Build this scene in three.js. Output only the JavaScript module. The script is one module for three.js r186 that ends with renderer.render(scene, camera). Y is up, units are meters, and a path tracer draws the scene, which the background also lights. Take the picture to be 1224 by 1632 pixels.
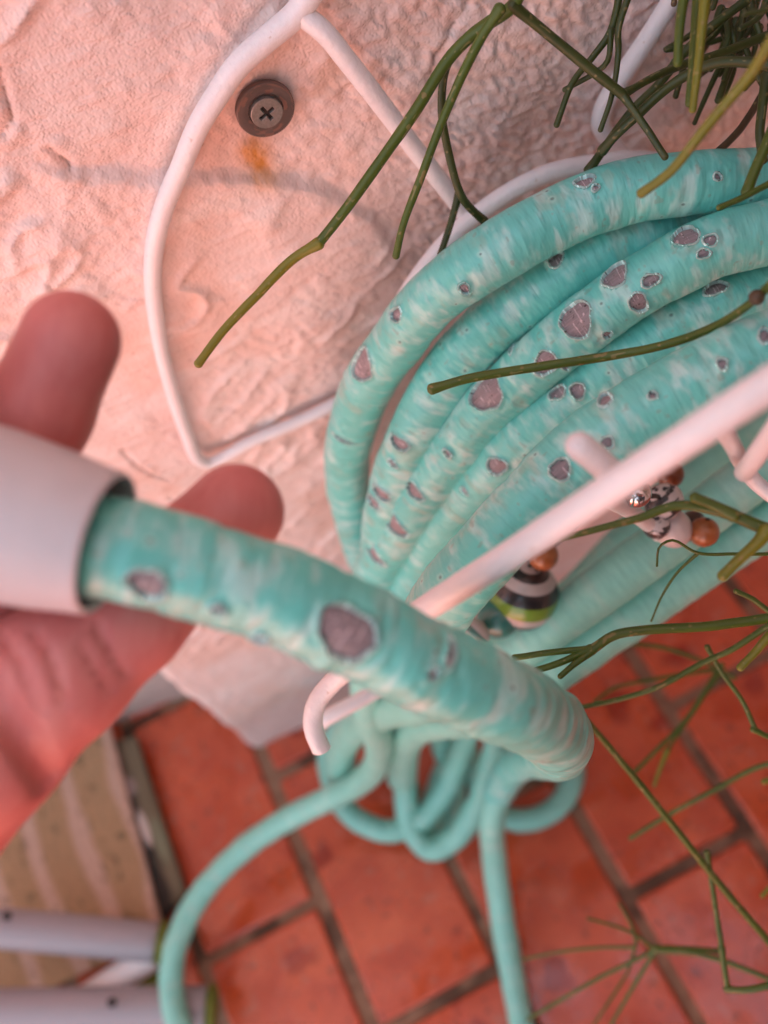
import * as THREE from 'three';
import { RoundedBoxGeometry } from 'three/addons/geometries/RoundedBoxGeometry.js';
import { mergeGeometries } from 'three/addons/utils/BufferGeometryUtils.js';
import { MarchingCubes } from 'three/addons/objects/MarchingCubes.js';

// ------------------------------------------------------------------ camera, sky, sun, exposure
const V = (x, y, z) => new THREE.Vector3(x, y, z);
const scene = new THREE.Scene();
const camera = new THREE.PerspectiveCamera(57.1, 0.75, 0.01, 200);
// camera axes seen from the lens: down, along the wall, out of the wall
const dn = V(0.2, 0.467, 0.861).normalize();
const al = V(0.925, -0.381, -0.008); al.addScaledVector(dn, -al.dot(dn)).normalize();
const ou = V().crossVectors(dn, al);
const toWorld = (x, y, z) => V(al.x * x + al.y * y + al.z * z, -(dn.x * x + dn.y * y + dn.z * z), ou.x * x + ou.y * y + ou.z * z);
const EYE = V(0, 0.65, 0.242), FPX = 1500;
camera.position.copy(EYE);
camera.up.copy(toWorld(0, -1, 0));
camera.lookAt(EYE.clone().add(toWorld(0, 0, 1)));
camera.focus = 0.255; camera.userData.fStop = 6.9;
camera.updateMatrixWorld();

const SUN = V(0.26, 1, -0.17).normalize();
{
  const w = 256, h = 128, d = new Float32Array(w * h * 4);
  for (let j = 0; j < h; j++) for (let i = 0; i < w; i++) {
    const el = (j + 0.5) / h * Math.PI - Math.PI / 2, t = Math.max(0, Math.sin(el));
    const k = Math.pow(1 - t, 2.2), o = (j * w + i) * 4;
    d[o] = 0.15 + 0.11 * k; d[o + 1] = 0.175 + 0.105 * k; d[o + 2] = 0.215 + 0.085 * k; d[o + 3] = 1;
  }
  const sky = new THREE.DataTexture(d, w, h, THREE.RGBAFormat, THREE.FloatType);
  sky.mapping = THREE.EquirectangularReflectionMapping; sky.magFilter = sky.minFilter = THREE.LinearFilter;
  sky.wrapS = THREE.RepeatWrapping; sky.needsUpdate = true;
  scene.background = sky; scene.environment = sky;
}
const sun = new THREE.DirectionalLight(new THREE.Color().setRGB(1, 0.96, 0.91), 5);
sun.position.copy(SUN).multiplyScalar(6); sun.castShadow = true; sun.shadow.radius = 1.5;
Object.assign(sun.shadow.camera, { left: -4, right: 4, top: 4, bottom: -4, near: 0.5, far: 14 });
sun.shadow.mapSize.set(2048, 2048);
scene.add(sun); scene.add(sun.target);
const renderer = new THREE.WebGLRenderer({ antialias: true });
renderer.setSize(768, 1024);
renderer.toneMapping = THREE.LinearToneMapping;
renderer.toneMappingExposure = 6.8;
renderer.shadowMap.enabled = true;

// ------------------------------------------------------------------ helpers
let seed = 7;
const rnd = () => { seed = (seed * 1664525 + 1013904223) >>> 0; return seed / 4294967296; };
const ray = (px, py) => toWorld((px - 612) / FPX, (py - 816) / FPX, 1);
const D = (px, py, z) => EYE.clone().addScaledVector(ray(px, py), z);                       // at a depth
const W = (px, py, off) => { const r = ray(px, py); return EYE.clone().addScaledVector(r, (off - EYE.z) / r.z); };   // on the wall, off metres proud
const G = (px, py, h) => { const r = ray(px, py); return EYE.clone().addScaledVector(r, (h - EYE.y) / r.y); };       // above the floor
const hash = (x, y, z) => { let h = (x * 374761393 + y * 668265263 + z * 1274126177) | 0; h = Math.imul(h ^ (h >>> 13), 1274126177); return ((h ^ (h >>> 16)) >>> 0) / 4294967296; };
const sm = (t) => t * t * (3 - 2 * t);
const mod = (a, n) => ((a % n) + n) % n;
function vn(x, y, z = 0, px = 0, py = 0) {          // value noise, optional periods
  const X = Math.floor(x), Y = Math.floor(y), Z = Math.floor(z), fx = sm(x - X), fy = sm(y - Y), fz = sm(z - Z);
  const h = (i, j, k) => hash(px ? mod(X + i, px) : X + i, py ? mod(Y + j, py) : Y + j, Z + k);
  const l = (a, b, t) => a + (b - a) * t;
  const p = (k) => l(l(h(0, 0, k), h(1, 0, k), fx), l(h(0, 1, k), h(1, 1, k), fx), fy);
  return fz === 0 ? p(0) : l(p(0), p(1), fz);
}
function fbm(x, y, z = 0, n = 4, px = 0, py = 0) {
  let s = 0, a = 0.5, t = 0;
  for (let i = 0; i < n; i++) { s += a * vn(x, y, z + i * 17, px, py); t += a; x *= 2; y *= 2; px *= 2; py *= 2; a *= 0.5; }
  return s / t;
}
const ss = (a, b, x) => { const t = Math.min(1, Math.max(0, (x - a) / (b - a))); return t * t * (3 - 2 * t); };
const mixc = (a, b, t) => [a[0] + (b[0] - a[0]) * t, a[1] + (b[1] - a[1]) * t, a[2] + (b[2] - a[2]) * t];
const enc = (c) => { c = Math.min(1, Math.max(0, c)); return 255 * (c <= 0.0031308 ? 12.92 * c : 1.055 * Math.pow(c, 1 / 2.4) - 0.055); };
function tex(w, h, fn, color = true) {                // fn(u, v) gives linear rgb or a number
  const d = new Uint8Array(w * h * 4);
  for (let j = 0; j < h; j++) for (let i = 0; i < w; i++) {
    const c = fn((i + 0.5) / w, (j + 0.5) / h), o = (j * w + i) * 4;
    if (color) { d[o] = enc(c[0]); d[o + 1] = enc(c[1]); d[o + 2] = enc(c[2]); }
    else d[o] = d[o + 1] = d[o + 2] = 255 * Math.min(1, Math.max(0, c));
    d[o + 3] = 255;
  }
  const t = new THREE.DataTexture(d, w, h, THREE.RGBAFormat);
  if (color) t.colorSpace = THREE.SRGBColorSpace;
  t.magFilter = THREE.LinearFilter; t.minFilter = THREE.LinearMipmapLinearFilter; t.generateMipmaps = true;
  t.wrapS = t.wrapT = THREE.RepeatWrapping; t.needsUpdate = true;
  return t;
}
const placedTex = (t, w, h, x = 0, y = 0) => { const c = t.clone(); c.repeat.set(1 / w, 1 / h); c.offset.set(-x / w, -y / h); c.needsUpdate = true; return c; };
const lin = (r, g, b) => new THREE.Color().setRGB(r, g, b);
const mat = (o) => new THREE.MeshStandardMaterial(o);
const phys = (o) => new THREE.MeshPhysicalMaterial(o);
const used = {};
const numbered = (n) => { const k = used[n] = (used[n] ?? -1) + 1; return k ? n + '_' + String(k).padStart(3, '0') : n; };
function mesh(name, geo, m, parent) {
  const o = new THREE.Mesh(geo, m); o.name = numbered(name); o.castShadow = o.receiveShadow = true; parent.add(o); return o;
}
function thing(name, label, category, at = V(0, 0, 0), group) {
  const o = new THREE.Group(); o.name = numbered(name); o.position.copy(at); scene.add(o);
  o.userData = { label, category }; if (group) o.userData.group = group;
  return o;
}
const rel = (pts, at) => pts.map((p) => p.clone().sub(at));
// a tube whose radius may change along it, rounded at both ends, points in the frame of its parent
function taperTube(pts, radii, opt = {}) {
  const curve = new THREE.CatmullRomCurve3(pts, false, 'centripetal');
  const L = curve.getLength(), ns = Math.max(4, Math.ceil(L / (opt.step ?? 0.003))), nr = opt.sides ?? 14;
  const fr = curve.computeFrenetFrames(ns, false), pos = [], uv = [], idx = [];
  const nPts = pts.length - 1;
  const rad = (i) => { const t = curve.getUtoTmapping(i / ns) * nPts, k = Math.min(nPts - 1, Math.floor(t)); return radii[k] + (radii[k + 1] - radii[k]) * (t - k); };
  const rings = [];
  const cap = opt.flatEnds ? [] : [0.05, 0.35, 0.7, 0.93];
  for (const c of cap) rings.push([0, -Math.sqrt(1 - c * c), c]);
  if (opt.flatEnds) rings.push([0, 0, 0.001], [0, 0, 0.86]);
  for (let i = 0; i <= ns; i++) rings.push([i, i === 0 && opt.flatEnds ? 0.12 : i === ns && opt.flatEnds ? -0.12 : 0, 1]);
  if (opt.flatEnds) rings.push([ns, 0, 0.86], [ns, 0, 0.001]);
  for (const c of cap.slice().reverse()) rings.push([ns, Math.sqrt(1 - c * c), c]);
  rings.forEach(([i, ahead, s]) => {
    const r0 = rad(i), P = curve.getPointAt(i / ns).addScaledVector(fr.tangents[i], ahead * r0);
    const knob = opt.knob ? opt.knob(i / ns * L, L) : 1;
    for (let j = 0; j <= nr; j++) {
      const a = j / nr * Math.PI * 2, r = r0 * s * knob * (opt.wob ? 1 + opt.wob * (vn(i * 0.35, Math.cos(a) * 1.4 + 5, Math.sin(a) * 1.4 + 5) - 0.5) : 1);
      const q = P.clone().addScaledVector(fr.normals[i], Math.cos(a) * r).addScaledVector(fr.binormals[i], Math.sin(a) * r);
      pos.push(q.x, q.y, q.z); uv.push(i / ns * L + ahead * r0, j / nr * 2 * Math.PI * r0);
    }
  });
  for (let i = 0; i < rings.length - 1; i++) for (let j = 0; j < nr; j++) {
    const a = i * (nr + 1) + j, b = a + nr + 1;
    idx.push(a, a + 1, b, a + 1, b + 1, b);
  }
  return finish(pos, uv, idx, nr);
}
function finish(pos, uv, idx, nr, seam = true) {
  const g = new THREE.BufferGeometry();
  g.setAttribute('position', new THREE.Float32BufferAttribute(pos, 3));
  g.setAttribute('uv', new THREE.Float32BufferAttribute(uv, 2));
  g.setIndex(idx); g.computeVertexNormals();
  if (seam) {
    const n = g.attributes.normal;
    for (let i = 0; i < n.count; i += nr + 1) {
      const a = V().fromBufferAttribute(n, i).add(V().fromBufferAttribute(n, i + nr)).normalize();
      n.setXYZ(i, a.x, a.y, a.z); n.setXYZ(i + nr, a.x, a.y, a.z);
    }
  }
  return g;
}
const P3 = (list) => list.map((p) => D(...p));

// ------------------------------------------------------------------ floor
const PHI = 0.11, U0 = -0.154, TW = 0.0885, TL = 0.178, TOP = 0;
const grid = (u, v) => V(u * Math.cos(PHI) + v * Math.sin(PHI), 0, -u * Math.sin(PHI) + v * Math.cos(PHI));
{
  const floor = new THREE.Group(); floor.name = 'floor'; floor.userData = { kind: 'structure' }; scene.add(floor);
  const mortarT = tex(512, 512, (u, v) => {
    const a = fbm(u * 24, v * 24, 3, 4, 24, 24), b = fbm(u * 7, v * 7, 9, 3, 7, 7);
    return mixc(mixc([0.19, 0.085, 0.045], [0.40, 0.24, 0.155], a), [0.07, 0.035, 0.02], ss(0.5, 0.72, b) * 0.8);
  });
  const mb = new THREE.PlaneGeometry(1.5, 1.5, 1, 1).rotateX(-Math.PI / 2).rotateY(PHI);
  mb.translate(-0.12, -0.0035, 0.5);
  for (let i = 0; i < mb.attributes.uv.count; i++) mb.attributes.uv.setXY(i, mb.attributes.position.getX(i), mb.attributes.position.getZ(i));
  mesh('mortar_bed', mb, mat({ map: placedTex(mortarT, 0.16, 0.16), roughness: 0.85, bumpMap: placedTex(mortarT, 0.08, 0.08), bumpScale: 0.0012 }), floor);
  const variants = [0, 1, 2, 3].map((k) => {
    const t = tex(256, 512, (u, v) => {
      const x = u * 0.08, y = v * 0.17, n = fbm(x * 60, y * 60, k * 31 + 1, 5), m = fbm(x * 220, y * 220, k * 13 + 50, 3), s = fbm(x * 38 + 7, y * 38, k * 71 + 5, 3);
      let c = mixc([0.49, 0.060, 0.020], [0.64, 0.108, 0.040], ss(0.25, 0.75, n) * 0.7 + m * 0.3);
      c = mixc(c, [0.30, 0.020, 0.006], ss(0.68, 0.80, s) * 0.8);                                         // soaked patches with an edge of their own
      c = mixc(c, [0.50, 0.17, 0.11], ss(0.70, 0.78, fbm(x * 130, y * 130, k * 17 + 90, 3)) * 0.45);      // small paler pinkish patches
      return mixc(c, [0.10, 0.03, 0.02], ss(0.86, 0.92, vn(x * 300, y * 300, k * 5 + 30)) * 0.5);
    });
    const r = tex(128, 256, (u, v) => 0.08 + 0.62 * ss(0.3, 0.7, fbm(u * 5, v * 10, k * 9 + 3, 4)), false);
    return phys({ map: t, roughnessMap: r, roughness: 0.85, bumpMap: t, bumpScale: 0.0005, clearcoat: 0.5, clearcoatRoughness: 0.12 });
  });
  const geos = [0, 1, 2].map((k) => {
    const g = new RoundedBoxGeometry(TW - 0.0080 - k * 0.0006, 0.012, TL - 0.0080 + k * 0.0005, 2, 0.0028);
    const p = g.attributes.position, uv = g.attributes.uv;
    for (let i = 0; i < p.count; i++) uv.setXY(i, p.getX(i) / TW + 0.5, p.getZ(i) / TL + 0.5);
    return g;
  });
  const voff = (i) => (mod(i, 2) === 0 ? 0.188 : 0.099);
  for (let i = -7; i <= 7; i++) for (let j = -3; j <= 7; j++) {
    const c = grid(U0 + (i + 0.5) * TW, voff(i) + (j + 0.5) * TL - 0.0);
    if (c.z < -0.16 || c.z > 1.12 || c.x > 0.50 || c.x < -0.78 || (c.x > -0.14 && c.z < -0.08)) continue;
    const k = Math.floor(hash(i + 50, j + 50, 3) * 4), t = mesh('tile', geos[Math.floor(hash(i, j + 9, 4) * 3)], variants[k], floor);
    t.position.set(c.x + (hash(i, j, 7) - 0.5) * 0.001, -0.006 + (hash(i, j, 8) - 0.5) * 0.0008, c.z);
    t.rotation.set((hash(i, j, 5) - 0.5) * 0.008, PHI + (hash(i, j, 6) - 0.5) * 0.008 + (hash(j, i, 2) > 0.5 ? Math.PI : 0), 0);
  }
  const far = new THREE.PlaneGeometry(80, 80).rotateX(-Math.PI / 2);
  for (let i = 0; i < 4; i++) far.attributes.uv.setXY(i, far.attributes.position.getX(i), far.attributes.position.getZ(i));
  const farT = tex(256, 256, (u, v) => {
    const col = Math.floor(u * 6), du = mod(u * 6, 1), dv = mod(v * 3 + (col % 2) * 0.5, 1), row = Math.floor(v * 3 + (col % 2) * 0.5);
    return du < 0.1 || dv < 0.05 ? [0.26, 0.18, 0.13] : mixc([0.53, 0.26, 0.205], [0.65, 0.345, 0.285], fbm(u * 20, v * 20, 2, 3, 20, 20) * 0.6 + hash(col, row % 3, 5) * 0.4);
  });
  const g = mesh('ground', far, mat({ map: placedTex(farT, TW * 6, TL * 3), roughness: 0.75 }), scene);
  g.position.y = -0.014; g.userData = { kind: 'structure' };
}

// ------------------------------------------------------------------ walls
const CORNER = -0.163;
const seg = (p, q, x, y) => { const dx = q.x - p.x, dy = q.y - p.y, t = Math.min(1, Math.max(0, ((x - p.x) * dx + (y - p.y) * dy) / (dx * dx + dy * dy))); return [Math.hypot(x - p.x - dx * t, y - p.y - dy * t), t, (x - p.x) * dy - (y - p.y) * dx]; };
const wl = (list) => list.map(([a, b]) => W(a, b, 0));
const LEDGE = wl([[20, 262], [110, 270], [200, 276], [300, 276], [410, 272], [480, 284], [545, 312], [590, 345], [640, 400], [700, 440]]);
const CRACKS = [wl([[745, 0], [715, 45], [690, 90], [682, 130]]), wl([[195, 715], [215, 738], [240, 752], [268, 760]]), wl([[0, 110], [8, 150], [20, 190], [5, 215]]), wl([[270, 790], [285, 800], [280, 815]]), wl([[80, 238], [110, 262], [112, 275]])];
const EDGE = wl([[446, 0], [398, 52], [360, 95], [326, 150], [303, 205], [286, 262]]);
const near = (list, x, y) => { let b = [9, 0, 0]; for (let i = 0; i < list.length - 1; i++) { const s = seg(list[i], list[i + 1], x, y); if (s[0] < b[0]) b = [s[0], (i + s[1]) / (list.length - 1), s[2]]; } return b; };
const PEB = W(860, 150, 0), TROWEL = W(110, 140, 0), LUMP = W(465, 535, 0);
function relief(x, y) {
  let h = 0;
  const l = near(LEDGE, x, y), side = l[2] > 0 ? l[0] : -l[0];        // positive below the ledge
  const fade = (1 - ss(0.72, 1, l[1]) * 0.7) * ss(0.0, 0.12, l[1]), wob = (fbm(x * 160, y * 160, 4, 3) - 0.5) * 0.004;
  h += 0.0032 * fade * ss(-0.0018, 0.0030, side + wob) * (1 - ss(0.012, 0.11, side) * 0.85);
  const ed = near(EDGE, x, y), es = ed[2] > 0 ? -ed[0] : ed[0];
  h += 0.0022 * ss(-0.0004, 0.0004, es + (fbm(x * 300, y * 300, 44, 2) - 0.5) * 0.0016) * (1 - ss(0.002, 0.006, es)) * ss(0, 0.06, ed[1]) * (1 - ss(0.94, 1, ed[1]));
  for (const c of CRACKS) { const n = near(c, x, y); h -= 0.0009 * Math.exp(-Math.pow(n[0] / 0.0009, 2)); h += 0.0003 * Math.exp(-Math.pow((n[0] - 0.0022) / 0.0016, 2)); }
  const peb = ss(0.005, 0.075, x + (fbm(x * 30, y * 30, 8, 2) - 0.5) * 0.05);      // pebbly render to the right, brushed to the left
  const hill = Math.abs(vn(x * 420 + fbm(x * 150, y * 150, 2, 2) * 3, y * 330, 3) - 0.5) * 2;
  h += 0.0014 * peb * (1 - Math.pow(1 - hill, 2)) + 0.0007 * peb * (vn(x * 800, y * 620, 12) - 0.5);
  const sm2 = Math.exp(-(Math.pow((x - TROWEL.x) / 0.018, 2) + Math.pow((y - TROWEL.y) / 0.02, 2)));
  const rg = ss(0.40, 0.60, fbm(x * 32 + 5, y * 32, 81, 2)) * (1 - 0.8 * sm2) * 0.85 + 0.15;
  const q = x * 0.85 + y * 0.52, r = -x * 0.52 + y * 0.85;
  h += (1 - peb) * (0.75 * rg * (0.0007 * (fbm(q * 240, r * 560, 21, 3) - 0.5) + 0.0014 * (fbm(x * 430, y * 400, 31, 2) - 0.5)) + 0.0007 * (1 - rg) * (vn(x * 60 + 9, y * 560, 33) - 0.5) + 0.0024 * Math.pow(1 - Math.abs(fbm(q * 38 + 3, r * 95, 61, 2) - 0.5) * 2, 6) * ss(0.45, 0.6, fbm(x * 26, y * 26, 71, 2)));
  h += 0.0004 * (fbm(x * 70, y * 70, 5, 3) - 0.5) * (1 - sm2) + 0.006 * (fbm(x * 22, y * 22, 6, 3) - 0.5);
  h += 0.0016 * Math.exp(-(Math.pow((x - LUMP.x) / 0.012, 2) + Math.pow((y - LUMP.y) / 0.012, 2))) * fbm(x * 300, y * 300, 9, 3) * 1.6;
  h += 0.0005 * ss(0.62, 0.78, fbm(x * 130, y * 130, 14, 2));
  return h;
}
{
  const wall = thing('wall', 'pink-white rough stucco wall carrying the wire hose hanger, ending in a corner', 'wall');
  const sx = -0.075, W0 = 0.75, H0 = 0.74, cx = 0.00095, nx = Math.ceil((W0 - sx) / cx), ny = Math.ceil(H0 / cx), R = 0.012;
  const pos = [], uv = [], idx = [];
  for (let j = 0; j <= ny; j++) for (let i = 0; i <= nx; i++) {
    const t = sx + (W0 - sx) * Math.pow(i / nx, 1.0), y = -0.01 + H0 * j / ny, arc = R * Math.PI / 2;
    let x, z, nX, nZ;
    const cw = (fbm(y * 40, 3, 2, 2) - 0.5) * 0.003;
    if (t >= arc) { x = CORNER + R + (t - arc); z = 0; nX = 0; nZ = 1; }
    else if (t > 0) { const a = t / R; x = CORNER + R - R * Math.cos(a); z = -R + R * Math.sin(a); nX = -Math.cos(a); nZ = Math.sin(a); }
    else { x = CORNER; z = -R + t; nX = -1; nZ = 0; }
    const h = relief(t < arc ? CORNER + t : x, y) * (0.25 + 0.75 * ss(0.05, 0.26, y)) + (t < arc * 1.5 ? cw : 0);
    pos.push(x + nX * h, y, z + nZ * h); uv.push(t < arc ? CORNER + R + t - arc : x, y);
  }
  for (let j = 0; j < ny; j++) for (let i = 0; i < nx; i++) { const a = j * (nx + 1) + i, b = a + nx + 1; idx.push(a, a + 1, b, a + 1, b + 1, b); }
  const rust = W(404, 235, 0), s2 = W(700, 40, 0);
  const TX = -0.25, TWd = 0.85, TH = 0.8;
  const colour = tex(1700, 1600, (u, v) => {
    const x = TX + u * TWd, y = -0.02 + v * TH;
    let c = mixc([0.77, 0.59, 0.545], [0.85, 0.70, 0.665], fbm(x * 45, y * 45, 3, 4));
    c = mixc(c, [0.80, 0.55, 0.47], ss(0.50, 0.66, fbm(x * 34, y * 30, 11, 5)) * 0.6);
    c = mixc(c, [0.88, 0.82, 0.80], ss(0.56, 0.72, fbm(x * 60 + 9, y * 90, 19, 4)) * 0.35);
    const dx = x - rust.x, dy = rust.y - y;
    const run = Math.exp(-Math.pow((dx + dy * 0.02) / (0.0036 + 0.0015 * fbm(y * 200, 1, 2, 2)), 2)) * ss(-0.006, 0.001, dy) * (1 - ss(0.007, 0.019, dy));
    c = mixc(c, [0.62, 0.25, 0.035], Math.min(0.95, run * (0.45 + fbm(x * 500, y * 300, 6, 3) * 0.9)));
    const halo = Math.exp(-Math.pow(Math.hypot(x - s2.x + 0.036, y - s2.y - 0.0) / 0.022, 2));
    c = mixc(c, [0.55, 0.33, 0.22], halo * ss(0.42, 0.7, fbm(x * 200, y * 200, 7, 3)) * 0.5);
    for (const k of CRACKS) { const n = near(k, x, y); if (n[0] < 0.006) c = mixc(c, [0.20, 0.13, 0.10], Math.exp(-Math.pow(n[0] / 0.00035, 2)) * 0.75 * ss(0.35, 0.6, vn(n[1] * 14, 3, 5))); }
    c = mixc(c, [0.30, 0.16, 0.10], ss(0.88, 0.93, fbm(x * 380, y * 380, 41, 2)) * 0.5);           // specks
    return c;
  });
  const fine = tex(1024, 1024, (u, v) => 0.5 * fbm(u * 90, v * 90, 3, 3, 90, 90) + 0.5 * vn(u * 260, v * 260, 8, 260, 260), false);
  const wm = mat({ map: placedTex(colour, TWd, TH, TX, -0.02), roughness: 0.58, bumpMap: placedTex(fine, 0.16, 0.16), bumpScale: 0.00036 });
  mesh('plaster', finish(pos, uv, idx, 0, false), wm, wall);
  // the rest of the wall, set a little back
  const plain = mat({ color: lin(0.72, 0.60, 0.53), roughness: 0.85 });
  const up = new THREE.BoxGeometry(3.2, 2.0, 0.2).translate(CORNER + 1.603, 1.727, -0.104);
  const right = new THREE.BoxGeometry(2.45, 0.73, 0.2).translate(CORNER + 1.978, 0.363, -0.104);
  mesh('upper_wall', mergeGeometries([up, right]), plain, wall);
  const side = thing('added_side_wall', 'plain unseen side wall added to shade the terrace from the right', 'wall');  // out of view, added to block light from the right
  mesh('plaster', new THREE.BoxGeometry(0.2, 2.4, 3.02).translate(0.62, 1.19, 1.49), plain, side);
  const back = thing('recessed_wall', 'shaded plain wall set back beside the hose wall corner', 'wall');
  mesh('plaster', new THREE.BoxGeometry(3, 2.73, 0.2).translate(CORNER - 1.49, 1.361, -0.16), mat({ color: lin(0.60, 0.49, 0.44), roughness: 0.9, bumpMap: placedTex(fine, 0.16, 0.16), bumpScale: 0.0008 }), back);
}

// ------------------------------------------------------------------ materials shared by things
const paintBump = tex(512, 512, (u, v) => fbm(u * 40, v * 40, 2, 4, 40, 40), false);
const paintMap = tex(512, 512, (u, v) => mixc(mixc([0.80, 0.77, 0.79], [0.86, 0.83, 0.85], fbm(u * 12, v * 12, 3, 4, 12, 12)), [0.42, 0.27, 0.18], ss(0.90, 0.94, fbm(u * 60, v * 60, 7, 2, 60, 60)) * 0.4));
const whitePaint = phys({ map: placedTex(paintMap, 0.12, 0.12), roughness: 0.36, bumpMap: placedTex(paintBump, 0.06, 0.06), bumpScale: 0.0002, clearcoat: 0.15, clearcoatRoughness: 0.3 });

// ------------------------------------------------------------------ wire hose hanger
{
  const at = W(560, 500, 0);
  const hg = thing('hose_hanger', 'white painted wire hose hanger screwed to the stucco wall behind the turquoise coil', 'hose hanger', at);
  const rod = (name, pts, r = 0.003, opt = {}) => mesh(name, taperTube(rel(pts, at), pts.map((_, i) => (Array.isArray(r) ? r[i] : r)), { step: 0.002, sides: 20, wob: 0.05, ...opt }), whitePaint, hg);
  const wp = (l, off) => l.map(([a, b, o]) => W(a, b, o ?? off));
  rod('frame_rod', wp([[545, -90], [510, -35], [472, 22], [425, 62], [380, 103], [345, 153], [315, 203], [290, 262], [264, 323], [248, 382], [243, 440], [248, 500], [257, 558], [276, 628], [297, 690], [316, 732], [334, 738], [400, 704], [480, 670], [545, 638], [620, 602]], 0.006), [0.0033, 0.0033, 0.0033, 0.0033, 0.0033, 0.0032, 0.0031, 0.003, 0.003, 0.003, 0.0028, 0.0027, 0.0026, 0.0026, 0.0026, 0.0026, 0.0025, 0.0026, 0.0026, 0.0026, 0.0026]);
  rod('strut', wp([[474, 18, 0.006], [515, 50, 0.009], [560, 105, 0.011], [612, 172, 0.012], [662, 238, 0.013], [712, 302, 0.015], [765, 372, 0.018]]), 0.0029);
  rod('cradle_rod', wp([[1110, 268], [1010, 255], [942, 262], [882, 274], [822, 300], [772, 333], [722, 375], [676, 428], [640, 484], [628, 520], [622, 545]], 0.02), 0.003);
  rod('frame_rod', wp([[1125, -90], [1074, -4], [1026, 70], [985, 131], [963, 169], [957, 198], [972, 224], [1000, 256], [1050, 300]], 0.008), 0.003);
  rod('retaining_rod', P3([[1330, 545, 0.150], [1224, 614, 0.152], [1092, 701, 0.158], [973, 779, 0.168], [855, 857, 0.182], [737, 933, 0.200], [677, 971, 0.213], [615, 1012, 0.240], [566, 1060, 0.272], [532, 1086, 0.279], [505, 1120, 0.282], [499, 1158, 0.284], [513, 1196, 0.286]]), 0.003, { flatEnds: true });
  rod('arm_rod', P3([[506, 1154, 0.372], [524, 1143, 0.37], [567, 1119, 0.37], [612, 1094, 0.372], [690, 1050, 0.38], [745, 1010, 0.41]]), 0.0031);
  rod('stub', P3([[924, 711, 0.190], [945, 728, 0.192], [975, 754, 0.196], [990, 766, 0.20]]), 0.003);
  rod('brace', P3([[1150, 680, 0.20], [1166, 706, 0.212], [1186, 744, 0.232], [1206, 770, 0.236], [1250, 804, 0.236]]), 0.0020);
  rod('brace', P3([[1186, 753, 0.215], [1200, 734, 0.205], [1224, 700, 0.195], [1250, 660, 0.185]]), 0.0022);
  rod('arm_rod', P3([[955, 788, 0.245], [1000, 812, 0.27], [1036, 838, 0.30], [1050, 852, 0.31]]), 0.0024);
}
// ------------------------------------------------------------------ screw and washer
{
  const at = W(423, 175, 0.0022), s = thing('screw', 'cross-head screw with a rusty dark washer above the orange rust run', 'screw', at);
  const rustT = tex(256, 256, (u, v) => mixc(mixc([0.10, 0.085, 0.08], [0.19, 0.155, 0.145], fbm(u * 9, v * 9, 4, 4)), [0.27, 0.16, 0.13], ss(0.56, 0.70, fbm(u * 14, v * 14, 9, 3)) * 0.8));
  const wash = new THREE.LatheGeometry([[0.0050, -0.0012], [0.0050, 0.0003], [0.0052, 0.0005], [0.0082, 0.0006], [0.0085, 0.0004], [0.0086, 0.0001], [0.0086, -0.0012]].map(([a, b]) => new THREE.Vector2(a, b)), 48).rotateX(Math.PI / 2);
  mesh('washer', wash, phys({ map: rustT, metalness: 0.55, roughness: 0.5, bumpMap: rustT, bumpScale: 0.0003 }), s);
  const shape = new THREE.Shape().absarc(0, 0, 0.0045, 0, Math.PI * 2);
  const cr = new THREE.Path(), k = 0.00078, l = 0.0027;
  [[k, k], [k, l], [-k, l], [-k, k], [-l, k], [-l, -k], [-k, -k], [-k, -l], [k, -l], [k, -k], [l, -k], [l, k]].forEach(([x, y], i) => { const a = 0.35, X = x * Math.cos(a) - y * Math.sin(a), Y = x * Math.sin(a) + y * Math.cos(a); i ? cr.lineTo(X, Y) : cr.moveTo(X, Y); });
  cr.closePath(); shape.holes.push(cr);
  const hd = new THREE.ExtrudeGeometry(shape, { depth: 0.0012, bevelEnabled: true, bevelThickness: 0.0003, bevelSize: 0.00025, bevelSegments: 2, curveSegments: 40 });
  const steelT = tex(256, 256, (u, v) => mixc([0.22, 0.21, 0.20], [0.34, 0.325, 0.30], fbm(u * 20, v * 20, 4, 4, 20, 20)));
  const head = mesh('screw_head', hd, phys({ map: placedTex(steelT, 0.01, 0.01), metalness: 0.6, roughness: 0.42 }), s);
  head.position.z = 0.0004;
  mesh('drive_recess', new THREE.CylinderGeometry(0.0029, 0.0016, 0.0006, 20).rotateX(Math.PI / 2).translate(0, 0, 0.0003), mat({ color: lin(0.045, 0.032, 0.028), roughness: 0.7, metalness: 0.3 }), head);
}

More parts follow.
